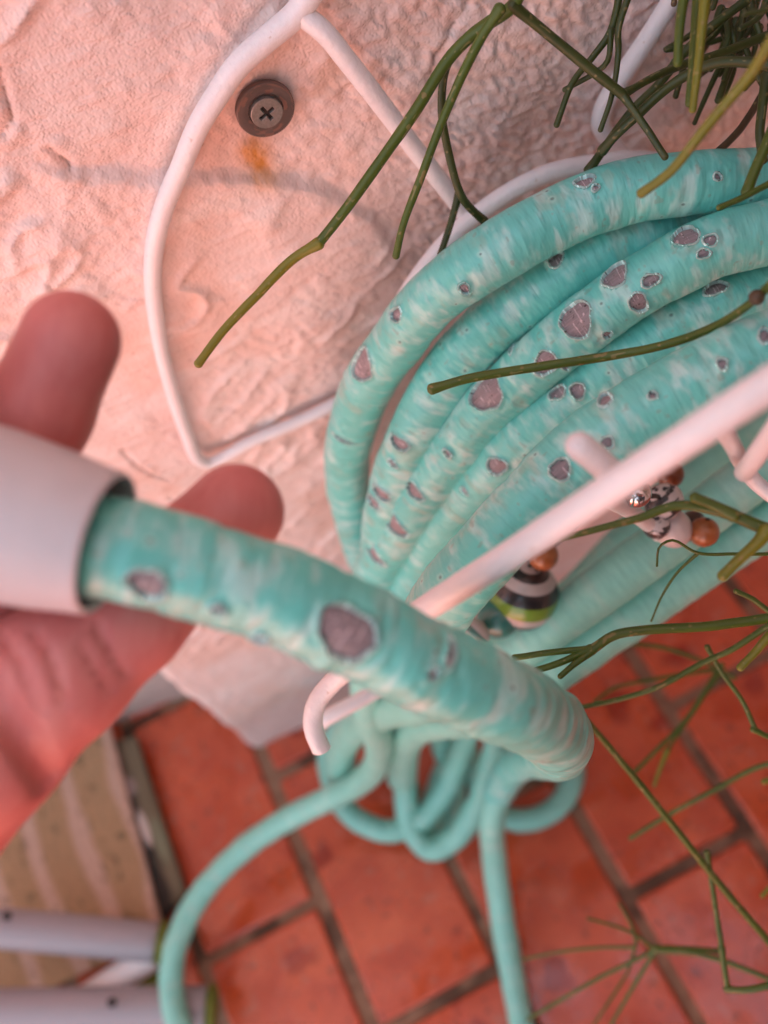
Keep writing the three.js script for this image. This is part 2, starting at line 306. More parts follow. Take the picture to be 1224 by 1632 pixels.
// ------------------------------------------------------------------ turquoise garden hose
const HR = 0.009;
const jacketT = tex(2048, 512, (u, v) => {
  // about 0.4 m along (u) by the girth (v)
  const wv = fbm(u * 40, v * 6, 2, 3, 40, 6);
  const streak = fbm(u * 170, v * 9, 5, 4, 170, 9), blot = fbm(u * 84, v * 8, 15, 3, 84, 8);
  let c = mixc([0.12, 0.54, 0.48], [0.18, 0.66, 0.60], fbm(u * 30, v * 5, 9, 3, 30, 5));
  c = mixc(c, [0.58, 0.80, 0.77], ss(0.47, 0.72, streak * 0.6 + blot * 0.4) * (0.38 + 0.35 * wv));
  c = mixc(c, [0.33, 0.45, 0.36], ss(0.62, 0.8, fbm(u * 90, v * 7, 25, 3, 90, 7)) * 0.4);
  c = mixc(c, [0.26, 0.26, 0.19], ss(0.78, 0.86, fbm(u * 240, v * 26, 35, 2, 240, 26)) * 0.35);
  const gx = u * 90, gy = v * 13, ix = Math.floor(gx), iy = Math.floor(gy);                  // pinholes with pale rims
  if (hash(ix, iy, 77) > 0.965) {
    const d = Math.hypot((gx - ix - 0.3 - 0.4 * hash(ix, iy, 5)) * 4.45, (gy - iy - 0.5) * 4.35) * (0.75 + 0.6 * vn(gx * 2.2, gy * 2.2, 3)), R = 0.25 + 0.4 * hash(ix, iy, 78);
    c = mixc(c, [0.62, 0.80, 0.74], Math.exp(-Math.pow((d - R * 1.6) / 0.4, 2)) * 0.25);
    c = mixc(c, [0.12, 0.17, 0.15], (1 - ss(R * 0.6, R * 1.1, d)) * 0.75);
  }
  return c;
});
const jacketB = tex(2048, 256, (u, v) => 0.55 * fbm(u * 260, v * 7, 3, 3, 260, 7) + 0.45 * fbm(u * 110 + fbm(u * 30, v * 6, 2, 2, 30, 6) * 3, v * 8, 8, 3, 110, 8), false);
const jacket = phys({ map: jacketT, bumpMap: jacketB, bumpScale: 0.0008, roughness: 0.34, clearcoat: 0.25, clearcoatRoughness: 0.25 });
const liningT = tex(512, 512, (u, v) => {
  const f = fbm(u * 9 + fbm(u * 5, v * 5, 2, 2) * 4, v * 60, 6, 4), g = fbm(u * 40, v * 8 + fbm(u * 4, v * 4, 12, 2) * 5, 26, 2);
  return mixc(mixc(mixc([0.19, 0.18, 0.19], [0.40, 0.385, 0.40], f), [0.74, 0.72, 0.74], ss(0.64, 0.78, g) * 0.8), [0.06, 0.05, 0.05], ss(0.80, 0.84, fbm(u * 20, v * 26, 16, 2)));
});
const smoothT = tex(512, 256, (u, v) => mixc(mixc([0.22, 0.56, 0.47], [0.28, 0.67, 0.57], fbm(u * 30, v * 5, 9, 3, 30, 5)), [0.50, 0.68, 0.60], ss(0.52, 0.8, fbm(u * 90, v * 4, 5, 2, 90, 4)) * 0.3));
const smoothJacket = phys({ map: smoothT, bumpMap: jacketB, bumpScale: 0.0004, roughness: 0.42, clearcoat: 0.12, clearcoatRoughness: 0.35 });
const lining = phys({ map: liningT, bumpMap: liningT, bumpScale: 0.0004, roughness: 0.45, vertexColors: true });

function hose(name, pts, parent, at, { R = HR, cell = 0.0006, sides = 96, holes = [], off = 0, rough = 1, m: skin = jacket } = {}) {
  const curve = new THREE.CatmullRomCurve3(pts, false, 'centripetal'), L = curve.getLength();
  const N = Math.max(60, Math.ceil(L / 0.0025)), fr = curve.computeFrenetFrames(N, false), C = [];
  for (let i = 0; i <= N; i++) C.push(curve.getPointAt(i / N));
  const frame = (s) => {
    const t = Math.min(0.9999, Math.max(0, s / L)) * N, i = Math.floor(t), f = t - i;
    return [C[i].clone().lerp(C[i + 1], f), fr.normals[i].clone().lerp(fr.normals[i + 1], f).normalize(), fr.binormals[i].clone().lerp(fr.binormals[i + 1], f).normalize()];
  };
  const point = (s, th, dr) => { const [c, n, b] = frame(s); return c.addScaledVector(n, Math.cos(th) * (R + dr)).addScaledVector(b, Math.sin(th) * (R + dr)); };
  // where each worn hole lies on this tube
  const H = [];
  for (const [px, py, a, b, tilt = 0] of holes) {
    const r = ray(px, py); let hit = null;
    for (let t = 0.1; t < 0.7 && !hit; t += 0.0008) {
      const q = EYE.clone().addScaledVector(r, t); let best = 9, bi = 0;
      for (let i = 0; i <= N; i++) { const d = q.distanceToSquared(C[i]); if (d < best) { best = d; bi = i; } }
      if (best < R * R) {
        const tan = fr.tangents[bi], s = bi / N * L + q.clone().sub(C[bi]).dot(tan), [c, n, bn] = frame(s), v = q.clone().sub(c);
        const th = Math.atan2(v.dot(bn), v.dot(n)), nor = n.multiplyScalar(Math.cos(th)).addScaledVector(bn, Math.sin(th));
        const cosv = Math.max(0.42, Math.abs(nor.dot(r.clone().normalize())));
        hit = { s, th, a: Math.max(0.0008, a * t / FPX), b: Math.max(0.0008, b * t / FPX / cosv), ph: rnd() * 6.3, p2: rnd() * 6.3, tilt };
      }
    }
    if (hit) H.push(hit);
  }
  const local = (h, s, th) => {
    const ds = s - h.s, dt = R * (mod(th - h.th + Math.PI, 2 * Math.PI) - Math.PI), ct = Math.cos(h.tilt), st = Math.sin(h.tilt);
    const x = (ds * ct + dt * st) / h.a, y = (-ds * st + dt * ct) / h.b, f = Math.atan2(y, x);
    return [Math.hypot(x, y) / wobble(h, f), f];
  };
  const wobble = (h, f) => 1 + 0.10 * Math.sin(2 * f + h.ph) + 0.08 * Math.sin(3 * f + h.p2) + 0.03 * Math.sin(7 * f + h.ph * 3);
  const unlocal = (h, rho, f) => {
    const k = rho * wobble(h, f), x = Math.cos(f) * k * h.a, y = Math.sin(f) * k * h.b, ct = Math.cos(h.tilt), st = Math.sin(h.tilt);
    return [h.s + x * ct - y * st, h.th + (x * st + y * ct) / R];
  };
  const crease = (s, th) => rough * (0.00036 * (vn((s + off) * 420 + vn((s + off) * 90, Math.cos(th) + 3, Math.sin(th) + 3) * 3, Math.cos(th) * 0.9 + 4, Math.sin(th) * 0.9 + 4) - 0.5)
    + 0.0007 * (vn((s + off) * 110, Math.cos(th) * 1.3 + 9, Math.sin(th) * 1.3 + 9) - 0.5));
  const ns = Math.ceil(L / cell), pos = [], uv = [], idx = [], rhoOf = new Float32Array((ns + 1) * (sides + 1)).fill(9);
  for (let i = 0; i <= ns; i++) for (let j = 0; j <= sides; j++) {
    let s = i / ns * L, th = j / sides * 2 * Math.PI, dr = 0;
    for (const h of H) {
      if (Math.abs(s - h.s) > (h.a + h.b) * 1.3 + 0.004) continue;
      let [rho, f] = local(h, s, th); const m = Math.min(h.a, h.b);
      if (Math.abs(rho - 1) * m < 0.62 * cell) { [s, th] = unlocal(h, 1, f); rho = 1; }
      dr += 0.00034 * Math.exp(-Math.pow((rho - 1.05) * m / 0.0008, 2)) - 0.0002 * Math.exp(-Math.pow(((rho - 1) * m - 0.0016) / 0.0009, 2));
      rhoOf[i * (sides + 1) + j] = Math.min(rhoOf[i * (sides + 1) + j], rho);
    }
    const q = point(s, th, dr + crease(s, th)).sub(at);
    pos.push(q.x, q.y, q.z); uv.push((s + off) / 0.4, th / (2 * Math.PI));
  }
  const skip = (a, b, c) => rhoOf[a] <= 1.002 && rhoOf[b] <= 1.002 && rhoOf[c] <= 1.002;
  for (let i = 0; i < ns; i++) for (let j = 0; j < sides; j++) {
    const a = i * (sides + 1) + j, b = a + sides + 1;
    if (!skip(a, a + 1, b)) idx.push(a, a + 1, b);
    if (!skip(a + 1, b + 1, b)) idx.push(a + 1, b + 1, b);
  }
  const m = mesh(name, finish(pos, uv, idx, sides), skin, parent);
  for (const h of H) {                                            // the lining seen through each hole
    const nf = 36, p = [], u = [], ix = [], cl = [], mn = Math.min(h.a, h.b), dp = Math.min(1, mn / 0.0016);
    const e = (w) => 1 + w / mn, IN = [0.95, 0.80, 0.82], LIP = [1.3, 2.1, 1.95];
    const rings = [[0.001, -0.0004 * dp, IN], [0.35, -0.0004 * dp, IN], [0.7, -0.00048 * dp, IN], [0.93, -0.0006 * dp, IN], [0.99, -0.0007 * dp, IN], [0.99, -0.0007 * dp, LIP], [1.0, 0.0002, LIP], [e(0.00016), 0.00050, LIP], [e(0.00034), 0.00048, LIP], [e(0.0006), 0.0001, LIP]];
    for (const [rho, dr, c] of rings) for (let k = 0; k <= nf; k++) {
      const f = k / nf * 2 * Math.PI, [s, th] = unlocal(h, rho, f), q = point(s, th, dr + (rho < 0.95 ? 0.00018 * (vn(s * 900, th * 9, 6) - 0.5) : 0.00008 * (vn(f * 2.5 + h.ph, rho, 2) - 0.5))).sub(at);
      p.push(q.x, q.y, q.z); u.push(s / 0.016 + h.ph, th * R / 0.016); cl.push(...c);
    }
    for (let i = 0; i < rings.length - 1; i++) if (i !== 4) for (let k = 0; k < nf; k++) { const a = i * (nf + 1) + k, b = a + nf + 1; ix.push(a, b, a + 1, a + 1, b, b + 1); }
    const dish = finish(p, u, ix, nf); dish.setAttribute('color', new THREE.Float32BufferAttribute(cl, 3));
    mesh('worn_hole', dish, lining, m);
  }
  return m;
}
{
  const at = D(900, 560, 0.3);
  const gh = thing('garden_hose', 'turquoise garden hose, worn full of holes, coiled on the hanger and trailing over the tiles', 'garden hose', at);
  const H = (name, list, o) => hose(name, P3(list), gh, at, o);
  // coil turns, from the wall outwards
  H('coil_turn', [[1330, 300, 0.29], [1204, 288, 0.272], [1092, 293, 0.268], [997, 307, 0.27], [885, 351, 0.272], [784, 407, 0.275], [698, 467, 0.285], [630, 549, 0.305], [586, 614, 0.325], [559, 691, 0.35], [553, 735, 0.37], [556, 785, 0.39], [568, 835, 0.41], [590, 900, 0.43], [640, 990, 0.45]],
    { off: 0.03, holes: [[932, 290, 13, 8], [740, 459, 7, 8], [632, 501, 11, 7], [577, 582, 27, 13], [547, 700, 4, 10], [1143, 282, 4, 4], [949, 300, 4, 4]] });
  H('coil_turn', [[1330, 338, 0.335], [1204, 332, 0.295], [1062, 366, 0.286], [962, 402, 0.285], [870, 456, 0.289], [770, 532, 0.297], [706, 608, 0.308], [661, 688, 0.320], [635, 754, 0.335], [617, 820, 0.352], [610, 875, 0.375], [625, 950, 0.41], [690, 1040, 0.43]],
    { off: 0.51, holes: [[885, 414, 12, 9], [637, 705, 10, 12], [626, 738, 4, 5], [608, 786, 9, 11], [594, 800, 8, 8]] });
  H('coil_turn', [[1330, 345, 0.262], [1224, 371, 0.265], [1145, 390, 0.267], [1083, 418, 0.270], [1021, 453, 0.274], [959, 495, 0.279], [896, 545, 0.286], [834, 598, 0.295], [772, 656, 0.306], [730, 709, 0.316], [698, 751, 0.326], [666, 795, 0.338], [639, 840, 0.352], [612, 885, 0.37], [592, 932, 0.39], [585, 985, 0.41], [620, 1060, 0.44]],
    { off: 0.83, holes: [[1092, 378, 19, 13], [1132, 383, 8, 9], [1121, 404, 8, 7], [1006, 403, 12, 6], [980, 438, 19, 15], [1037, 447, 12, 9], [1018, 483, 14, 14], [918, 510, 26, 25], [967, 532, 6, 6], [870, 579, 18, 17], [816, 555, 5, 5], [775, 625, 28, 25], [902, 585, 4, 4], [661, 783, 10, 13], [627, 833, 13, 19, 0.3], [592, 874, 10, 15, 0.3], [713, 723, 4, 5]] });
  H('coil_turn', [[1330, 420, 0.29], [1224, 452, 0.284], [1139, 486, 0.283], [1068, 526, 0.285], [997, 572, 0.289], [926, 622, 0.295], [860, 675, 0.302], [796, 735, 0.314], [742, 793, 0.332], [697, 848, 0.352], [662, 903, 0.375], [637, 960, 0.395], [640, 1040, 0.42]],
    { off: 1.27, holes: [[1141, 459, 14, 9], [889, 626, 12, 9], [921, 623, 12, 11], [792, 743, 13, 13], [741, 782, 4, 4]] });
  H('coil_turn', [[1330, 515, 0.222], [1204, 562, 0.224], [1124, 602, 0.226], [1050, 641, 0.228], [973, 687, 0.230], [900, 748, 0.233], [828, 824, 0.236], [772, 884, 0.239], [721, 942, 0.246], [688, 992, 0.260], [662, 1045, 0.285], [655, 1090, 0.32]],
    { off: 1.51, holes: [[1219, 537, 7, 10], [1151, 580, 7, 7], [965, 638, 9, 8], [967, 705, 9, 8], [893, 749, 15, 17], [707, 853, 4, 5], [1040, 631, 4, 4]] });
  // lower runs of the coil, behind
  H('lower_run', [[1330, 670, 0.33], [1224, 742, 0.332], [1110, 828, 0.335], [1000, 908, 0.340], [900, 982, 0.347], [830, 1030, 0.355], [750, 1082, 0.37], [680, 1118, 0.39], [620, 1130, 0.43], [575, 1152, 0.48], [545, 1195, 0.55], [545, 1250, 0.61]], { m: smoothJacket, cell: 0.0012, sides: 48, off: 2.2 });
  H('lower_run', [[1330, 760, 0.34], [1224, 830, 0.342], [1130, 893, 0.345], [1050, 950, 0.348], [960, 1012, 0.353], [890, 1062, 0.358], [820, 1108, 0.37], [740, 1140, 0.40], [675, 1152, 0.44], [645, 1185, 0.50], [640, 1240, 0.58]], { m: smoothJacket, cell: 0.0012, sides: 48, off: 2.7 });
  H('lower_run', [[1330, 585, 0.40], [1224, 660, 0.405], [1120, 742, 0.41], [1060, 800, 0.415], [1000, 862, 0.42], [930, 935, 0.43], [860, 1000, 0.44], [790, 1060, 0.46], [720, 1110, 0.48]], { m: smoothJacket, cell: 0.0012, sides: 48, off: 3.1 });
  // held end
  H('hose_end', [[60, 842, 0.164], [105, 854, 0.163], [163, 869, 0.1625], [230, 887, 0.1635], [310, 908, 0.1660], [400, 933, 0.1690], [480, 965, 0.172], [560, 1003, 0.175], [640, 1042, 0.179], [710, 1075, 0.184], [780, 1108, 0.191], [838, 1134, 0.204], [872, 1156, 0.225], [889, 1174, 0.25], [893, 1189, 0.28], [888, 1199, 0.32], [876, 1204, 0.37], [850, 1209, 0.44], [818, 1224, 0.50], [794, 1262, 0.54]],
    { off: 3.6, rough: 2.1, cell: 0.0005, holes: [[233, 931, 27, 20], [347, 971, 9, 6], [553, 1010, 46, 42, 0.5], [716, 1043, 8, 16], [688, 1074, 7, 8], [412, 1018, 13, 8]] });
  const loose = (list) => H('floor_loop', list, { R: 0.0075, m: smoothJacket, cell: 0.0015, sides: 36, off: rnd() * 4 });
  loose([[794, 1262, 0.54], [784, 1310, 0.545], [788, 1370, 0.565], [797, 1440, 0.573], [814, 1540, 0.571], [833, 1640, 0.56], [850, 1720, 0.55]]);
  loose([[640, 1000, 0.41], [592, 1060, 0.41], [586, 1130, 0.43], [604, 1180, 0.47], [596, 1225, 0.52], [556, 1258, 0.56], [480, 1294, 0.585], [392, 1350, 0.595], [318, 1428, 0.592], [280, 1510, 0.582], [273, 1580, 0.574], [292, 1660, 0.562]]);
  loose([[640, 1130, 0.52], [575, 1140, 0.58], [528, 1185, 0.61], [526, 1235, 0.62], [553, 1292, 0.615], [612, 1324, 0.61], [668, 1308, 0.605], [708, 1262, 0.60], [728, 1215, 0.59], [745, 1165, 0.56], [756, 1110, 0.51]]);
  loose([[676, 1110, 0.52], [652, 1180, 0.58], [646, 1250, 0.60], [654, 1315, 0.605], [684, 1353, 0.60], [722, 1338, 0.595], [760, 1285, 0.585], [782, 1225, 0.57], [796, 1165, 0.55], [806, 1110, 0.52]]);
  loose([[690, 1120, 0.56], [706, 1190, 0.61], [724, 1250, 0.63], [716, 1300, 0.625], [692, 1330, 0.62], [688, 1290, 0.62], [704, 1240, 0.62], [735, 1170, 0.60], [760, 1120, 0.56]]);
  loose([[742, 1190, 0.63], [768, 1262, 0.63], [800, 1300, 0.625], [848, 1306, 0.617], [890, 1284, 0.617], [913, 1238, 0.625], [905, 1185, 0.64], [860, 1150, 0.645], [790, 1140, 0.64]]);
  // white plastic connector pushed over the end
  const a = D(168, 866, 0.1605), b = D(-330, 735, 0.164), dir = b.clone().sub(a), len = dir.length();
  const prof = [[0.0115, -0.004], [0.0115, 0.0002], [0.0117, -0.0004], [0.0121, -0.0005], [0.0125, -0.0001], [0.0127, 0.0006], [0.0128, 0.002], [0.0140, 0.010], [0.0151, 0.020], [0.0153, 0.026], [0.0153, len * 0.8], [0.0130, len * 0.85], [0.0130, len]];
  prof[0][1] = 0.014;
  const cg = new THREE.LatheGeometry(prof.map(([x, y]) => new THREE.Vector2(x, y)), 72);
  const cT = tex(256, 256, (u, v) => mixc([0.50, 0.475, 0.50], [0.57, 0.54, 0.565], fbm(u * 14, v * 14, 5, 4, 14, 14)));
  const con = mesh('connector', cg, phys({ map: cT, roughness: 0.45, clearcoat: 0.1, clearcoatRoughness: 0.4, bumpMap: cT, bumpScale: 0.0002 }), gh);
  con.userData.label = 'pale plastic sleeve connector';
  con.position.copy(a).sub(at); con.quaternion.setFromUnitVectors(V(0, 1, 0), dir.normalize());
}

// ------------------------------------------------------------------ person: the hand in view, and an unseen body added to block frontal light
const capsule = (q, A, B) => { const bx = B.p.x - A.p.x, by = B.p.y - A.p.y, bz = B.p.z - A.p.z, t = Math.min(1, Math.max(0, ((q.x - A.p.x) * bx + (q.y - A.p.y) * by + (q.z - A.p.z) * bz) / (bx * bx + by * by + bz * bz))); return Math.hypot(q.x - A.p.x - bx * t, q.y - A.p.y - by * t, q.z - A.p.z - bz * t) - (A.r + (B.r - A.r) * t); };
const blend = (a, b, k) => { const h = Math.max(0, Math.min(1, 0.5 + 0.5 * (b - a) / k)); return b + (a - b) * h - k * h * (1 - h); };
const limbs = (chains, k) => (q) => { let d = 9; for (const c of chains) for (let i = 0; i < c.length - 1; i++) d = blend(d, capsule(q, c[i], c[i + 1]), k); return d; };
const boxOf = (chains, pad) => { const b = new THREE.Box3(); chains.flat().forEach(({ p, r }) => { b.expandByPoint(p.clone().addScalar(r + pad)); b.expandByPoint(p.clone().addScalar(-r - pad)); }); return b; };
function surface(f, box, cell) {
  const c = box.getCenter(V()), h = box.getSize(V()).multiplyScalar(0.5), S = Math.max(h.x, h.y, h.z) + cell * 2, N = Math.ceil(2 * S / cell), mc = new MarchingCubes(N, new THREE.MeshBasicMaterial(), false, false, 120000), q = V();
  for (let z = 0; z < N; z++) for (let y = 0; y < N; y++) for (let x = 0; x < N; x++) mc.field[x + y * N + z * N * N] = -f(q.set((x - N / 2) / (N / 2) * S + c.x, (y - N / 2) / (N / 2) * S + c.y, (z - N / 2) / (N / 2) * S + c.z));
  mc.isolation = 0; mc.update();
  const n = mc.count, g = new THREE.BufferGeometry(), pos = new Float32Array(n * 3), nor = new Float32Array(n * 3), uv = new Float32Array(n * 2), e = cell * 0.5;
  for (let i = 0; i < n; i++) {
    const p = V(mc.positionArray[i * 3] * S + c.x, mc.positionArray[i * 3 + 1] * S + c.y, mc.positionArray[i * 3 + 2] * S + c.z), d0 = f(p);
    const m = V(f(q.copy(p).add(V(e, 0, 0))) - d0, f(q.copy(p).add(V(0, e, 0))) - d0, f(q.copy(p).add(V(0, 0, e))) - d0).normalize();
    pos.set([p.x, p.y, p.z], i * 3); nor.set([m.x, m.y, m.z], i * 3); uv.set([p.x * 0.9 + p.z * 0.6, p.y + p.z * 0.5], i * 2);
  }
  g.setAttribute('position', new THREE.BufferAttribute(pos, 3)); g.setAttribute('normal', new THREE.BufferAttribute(nor, 3)); g.setAttribute('uv', new THREE.BufferAttribute(uv, 2));
  return g;
}
{
  const chains = [
    [[-38, 940, 0.188, 0.0120], [8, 770, 0.1845, 0.0105], [62, 655, 0.1815, 0.0099], [112, 543, 0.178, 0.0094]],                     // index
    [[-150, 930, 0.192, 0.0125], [-150, 790, 0.188, 0.0108], [-140, 640, 0.180, 0.0100], [-175, 560, 0.160, 0.0092]],             // middle
    [[-265, 950, 0.193, 0.0120], [-290, 800, 0.188, 0.0104], [-300, 670, 0.178, 0.0096], [-330, 620, 0.157, 0.0088]],             // ring
    [[-375, 1000, 0.193, 0.0108], [-415, 870, 0.187, 0.0092], [-435, 770, 0.178, 0.0084], [-450, 740, 0.160, 0.0076]],              // little
    [[-165, 1275, 0.180, 0.0225], [-42, 1168, 0.177, 0.0180], [94, 1072, 0.1785, 0.0134], [205, 984, 0.183, 0.0110], [300, 890, 0.188, 0.0101], [376, 816, 0.190, 0.0098]],   // thumb
    [[-140, 960, 0.195, 0.0150], [-190, 1180, 0.195, 0.0210], [-260, 1420, 0.20, 0.0240], [-420, 1680, 0.21, 0.0270]],
    [[-40, 960, 0.192, 0.0130], [-110, 1120, 0.194, 0.0180]],
    [[-270, 980, 0.196, 0.0140], [-330, 1200, 0.198, 0.0200], [-330, 1450, 0.203, 0.0240]],
    [[-370, 1020, 0.196, 0.0120], [-420, 1230, 0.199, 0.0180], [-400, 1450, 0.204, 0.0220]],
  ].map((c) => c.map(([x, y, z, r]) => ({ p: D(x, y, z), r })));
  const box = new THREE.Box3();
  chains.flat().forEach(({ p, r }) => { box.expandByPoint(p.clone().addScalar(r + 0.004)); box.expandByPoint(p.clone().addScalar(-r - 0.004)); });
  const c0 = box.getCenter(V()), half = box.getSize(V()).multiplyScalar(0.5), S = Math.max(half.x, half.y, half.z);
  const N = 120, mc = new MarchingCubes(N, new THREE.MeshBasicMaterial(), false, false, 160000);
  const cap = (q, A, B) => { const ab = B.p.clone().sub(A.p), t = Math.min(1, Math.max(0, q.clone().sub(A.p).dot(ab) / ab.lengthSq())); return q.distanceTo(A.p.clone().addScaledVector(ab, t)) - (A.r + (B.r - A.r) * t); };
  const smin = (a, b, k) => { const h = Math.max(0, Math.min(1, 0.5 + 0.5 * (b - a) / k)); return b + (a - b) * h - k * h * (1 - h); };
  // folds of the skin: short grooves across the digits and over the palm
const folds = [], made = [];
  const dist = (q) => {
    let d = 9;
    chains.forEach((ch, i) => { let e = 9; for (let k = 0; k < ch.length - 1; k++) e = smin(e, cap(q, ch[k], ch[k + 1]), 0.003); d = i === 0 ? e : smin(d, e, i < 4 ? 0.002 : i === 4 ? 0.003 : 0.006); });
    let cut = 0;
    if (d < 0.006) for (const [a, b, amp] of folds) { const ab = b.clone().sub(a), t = Math.min(1, Math.max(0, q.clone().sub(a).dot(ab) / ab.lengthSq())), e = q.distanceTo(a.clone().addScaledVector(ab, t)); cut = Math.max(cut, amp * Math.exp(-Math.pow(e / (0.0009 + amp * 0.2), 2))); }
    d += cut;
    return d;
  };
  for (const [list, amp] of [[[[-30, 1095], [10, 1140], [45, 1190], [80, 1245]], 0.0070], [[[160, 1004], [180, 1036], [200, 1072]], 0.0008], [[[136, 1030], [152, 1062], [176, 1096]], 0.0007], [[[16, 716], [70, 724], [128, 742]], 0.0008], [[[60, 1010], [90, 1060], [104, 1120]], 0.0008], [[[0, 1010], [40, 1060], [70, 1130]], 0.0007]]) {
    const on = list.map(([x, y]) => { let t = 0.12; const r = ray(x, y); for (let k = 0; k < 60; k++) { const d = dist(EYE.clone().addScaledVector(r, t)); if (d < 0.0002) break; t += d * 0.8; } return EYE.clone().addScaledVector(r, t); });
    for (let k = 0; k < on.length - 1; k++) made.push([on[k], on[k + 1], amp]);
  }
  folds.push(...made);
  const q = V();
  for (let z = 0; z < N; z++) for (let y = 0; y < N; y++) for (let x = 0; x < N; x++) {
    q.set((x - N / 2) / (N / 2) * S + c0.x, (y - N / 2) / (N / 2) * S + c0.y, (z - N / 2) / (N / 2) * S + c0.z);
    mc.field[x + y * N + z * N * N] = -dist(q);
  }
  mc.isolation = 0; mc.update();
  const n = mc.count, g = new THREE.BufferGeometry(), pos = new Float32Array(mc.positionArray.slice(0, n * 3)), nor = new Float32Array(n * 3), uv = new Float32Array(n * 2);
  for (let i = 0; i < n; i++) {
    for (let k = 0; k < 3; k++) pos[i * 3 + k] *= S;
    const p = V(pos[i * 3], pos[i * 3 + 1], pos[i * 3 + 2]).add(c0), e = 0.0008, d0 = dist(p);
    const gx = V(dist(p.clone().add(V(e, 0, 0))) - d0, dist(p.clone().add(V(0, e, 0))) - d0, dist(p.clone().add(V(0, 0, e))) - d0).normalize();
    nor.set([gx.x, gx.y, gx.z], i * 3);
    uv[i * 2] = p.x * 0.9 + p.z * 0.6; uv[i * 2 + 1] = p.y + p.z * 0.5;
  }
  g.setAttribute('position', new THREE.BufferAttribute(pos, 3)); g.setAttribute('normal', new THREE.BufferAttribute(nor, 3)); g.setAttribute('uv', new THREE.BufferAttribute(uv, 2));
  const skinT = tex(1024, 1024, (u, v) => {
    const a = fbm(u * 12, v * 12, 3, 4, 12, 12), b = fbm(u * 60, v * 60, 9, 3, 60, 60), r = vn(u * 130 + fbm(u * 20, v * 20, 4, 2, 20, 20) * 6, v * 110, 5, 0, 110);
    return mixc(mixc([0.56, 0.155, 0.145], [0.68, 0.275, 0.25], a), [0.52, 0.12, 0.12], b * 0.35 + r * 0.25);
  });
  const hand = thing('person', 'hand of a person holding the pale connector of the turquoise hose, with an unseen body added behind it for shade', 'person', c0);
  const skinM = phys({ map: placedTex(skinT, 0.08, 0.08), bumpMap: placedTex(skinT, 0.05, 0.05), bumpScale: 0.0005, roughness: 0.42, sheen: 0.25, sheenRoughness: 0.5, sheenColor: lin(0.9, 0.5, 0.4), specularIntensity: 0.6 });
  const J = (x, y, z, r) => ({ p: V(x, y, z), r }), K = (x, y, z, r) => ({ p: EYE.clone().add(toWorld(x, y, z)), r });
  const wristA = { p: D(-420, 1680, 0.21), r: 0.027 }, wristB = K(0.13, 0.10, -0.07, 0.025);
  const head = V(0.08, 1.07, 0.55), F = EYE.clone().sub(head).normalize(), Rt = V(1, 0, 0).addScaledVector(F, -F.x).normalize(), U = V().crossVectors(Rt, F);
  const hp = (x, y, z, r) => ({ p: head.clone().addScaledVector(Rt, x).addScaledVector(U, y).addScaledVector(F, z), r });
  const skull = [[hp(0, 0.035, -0.02, 0.082), hp(0, 0.02, 0.02, 0.076)], [hp(0, -0.03, 0.03, 0.062), hp(0, -0.085, 0.055, 0.034)]];
  const faceF = (q) => {
    let d = limbs([...skull, [hp(0, 0.0, 0.092, 0.009), hp(0, -0.032, 0.112, 0.013)], [hp(-0.016, -0.062, 0.082, 0.008), hp(0.016, -0.062, 0.082, 0.008)], [hp(-0.04, 0.022, 0.082, 0.010), hp(0.04, 0.022, 0.082, 0.010)], [hp(0, -0.04, -0.03, 0.052), J(0.10, 0.93, 0.655, 0.058)]], 0.018)(q);
    d = Math.min(d, limbs([[hp(-0.082, 0.012, -0.01, 0.009), hp(-0.086, -0.03, -0.004, 0.008)], [hp(0.082, 0.012, -0.01, 0.009), hp(0.086, -0.03, -0.004, 0.008)]], 0.004)(q));
    for (const x of [-0.032, 0.032]) d = Math.max(d, 0.012 - q.distanceTo(hp(x, 0.0, 0.094, 0).p));
    return d;
  };
  const armsC = [[wristA, J(-0.215, 0.55, 0.36, 0.040), J(-0.22, 0.60, 0.43, 0.045)], [wristB, J(0.24, 0.62, 0.49, 0.040), J(0.30, 0.62, 0.53, 0.044)]];
  const grip = [[wristB, K(0.085, 0.06, -0.040, 0.021), K(0.080, 0.10, -0.042, 0.020)], [K(0.085, 0.03, -0.035, 0.012), K(0.07, 0.0, -0.026, 0.009), K(0.045, -0.012, -0.025, 0.008)],
    ...[0, 1, 2, 3].map((k) => [K(0.082, 0.045 + k * 0.021, -0.036, 0.0105), K(0.062, 0.040 + k * 0.022, -0.028, 0.0088), K(0.030 + k * 0.003, 0.040 + k * 0.021, -0.026, 0.0078), K(0.012 + k * 0.006, 0.041 + k * 0.020, -0.025, 0.0068)])];
  const legsC = [[J(0.04, 0.34, 0.88, 0.10), J(-0.06, 0.50, 0.56, 0.064), J(-0.02, 0.13, 0.71, 0.045)], [J(0.20, 0.34, 0.88, 0.10), J(0.30, 0.49, 0.56, 0.064), J(0.26, 0.13, 0.71, 0.045)], [J(0.04, 0.36, 0.88, 0.11), J(0.20, 0.36, 0.88, 0.11)]];
  const trunkC = [[J(0.05, 0.40, 0.87, 0.115), J(0.04, 0.62, 0.78, 0.115), J(0.02, 0.82, 0.67, 0.095)], [J(0.19, 0.40, 0.87, 0.115), J(0.19, 0.62, 0.78, 0.115), J(0.20, 0.82, 0.67, 0.095)], [J(-0.06, 0.88, 0.63, 0.068), J(0.26, 0.88, 0.63, 0.068)],
    [J(-0.06, 0.88, 0.63, 0.066), J(-0.19, 0.68, 0.52, 0.056), J(-0.222, 0.61, 0.44, 0.050)], [J(0.26, 0.88, 0.63, 0.066), J(0.30, 0.70, 0.575, 0.056), J(0.29, 0.62, 0.525, 0.050)]];
  const shift = (geo) => geo.translate(-c0.x, -c0.y, -c0.z);
  const gripF = limbs(grip, 0.003);
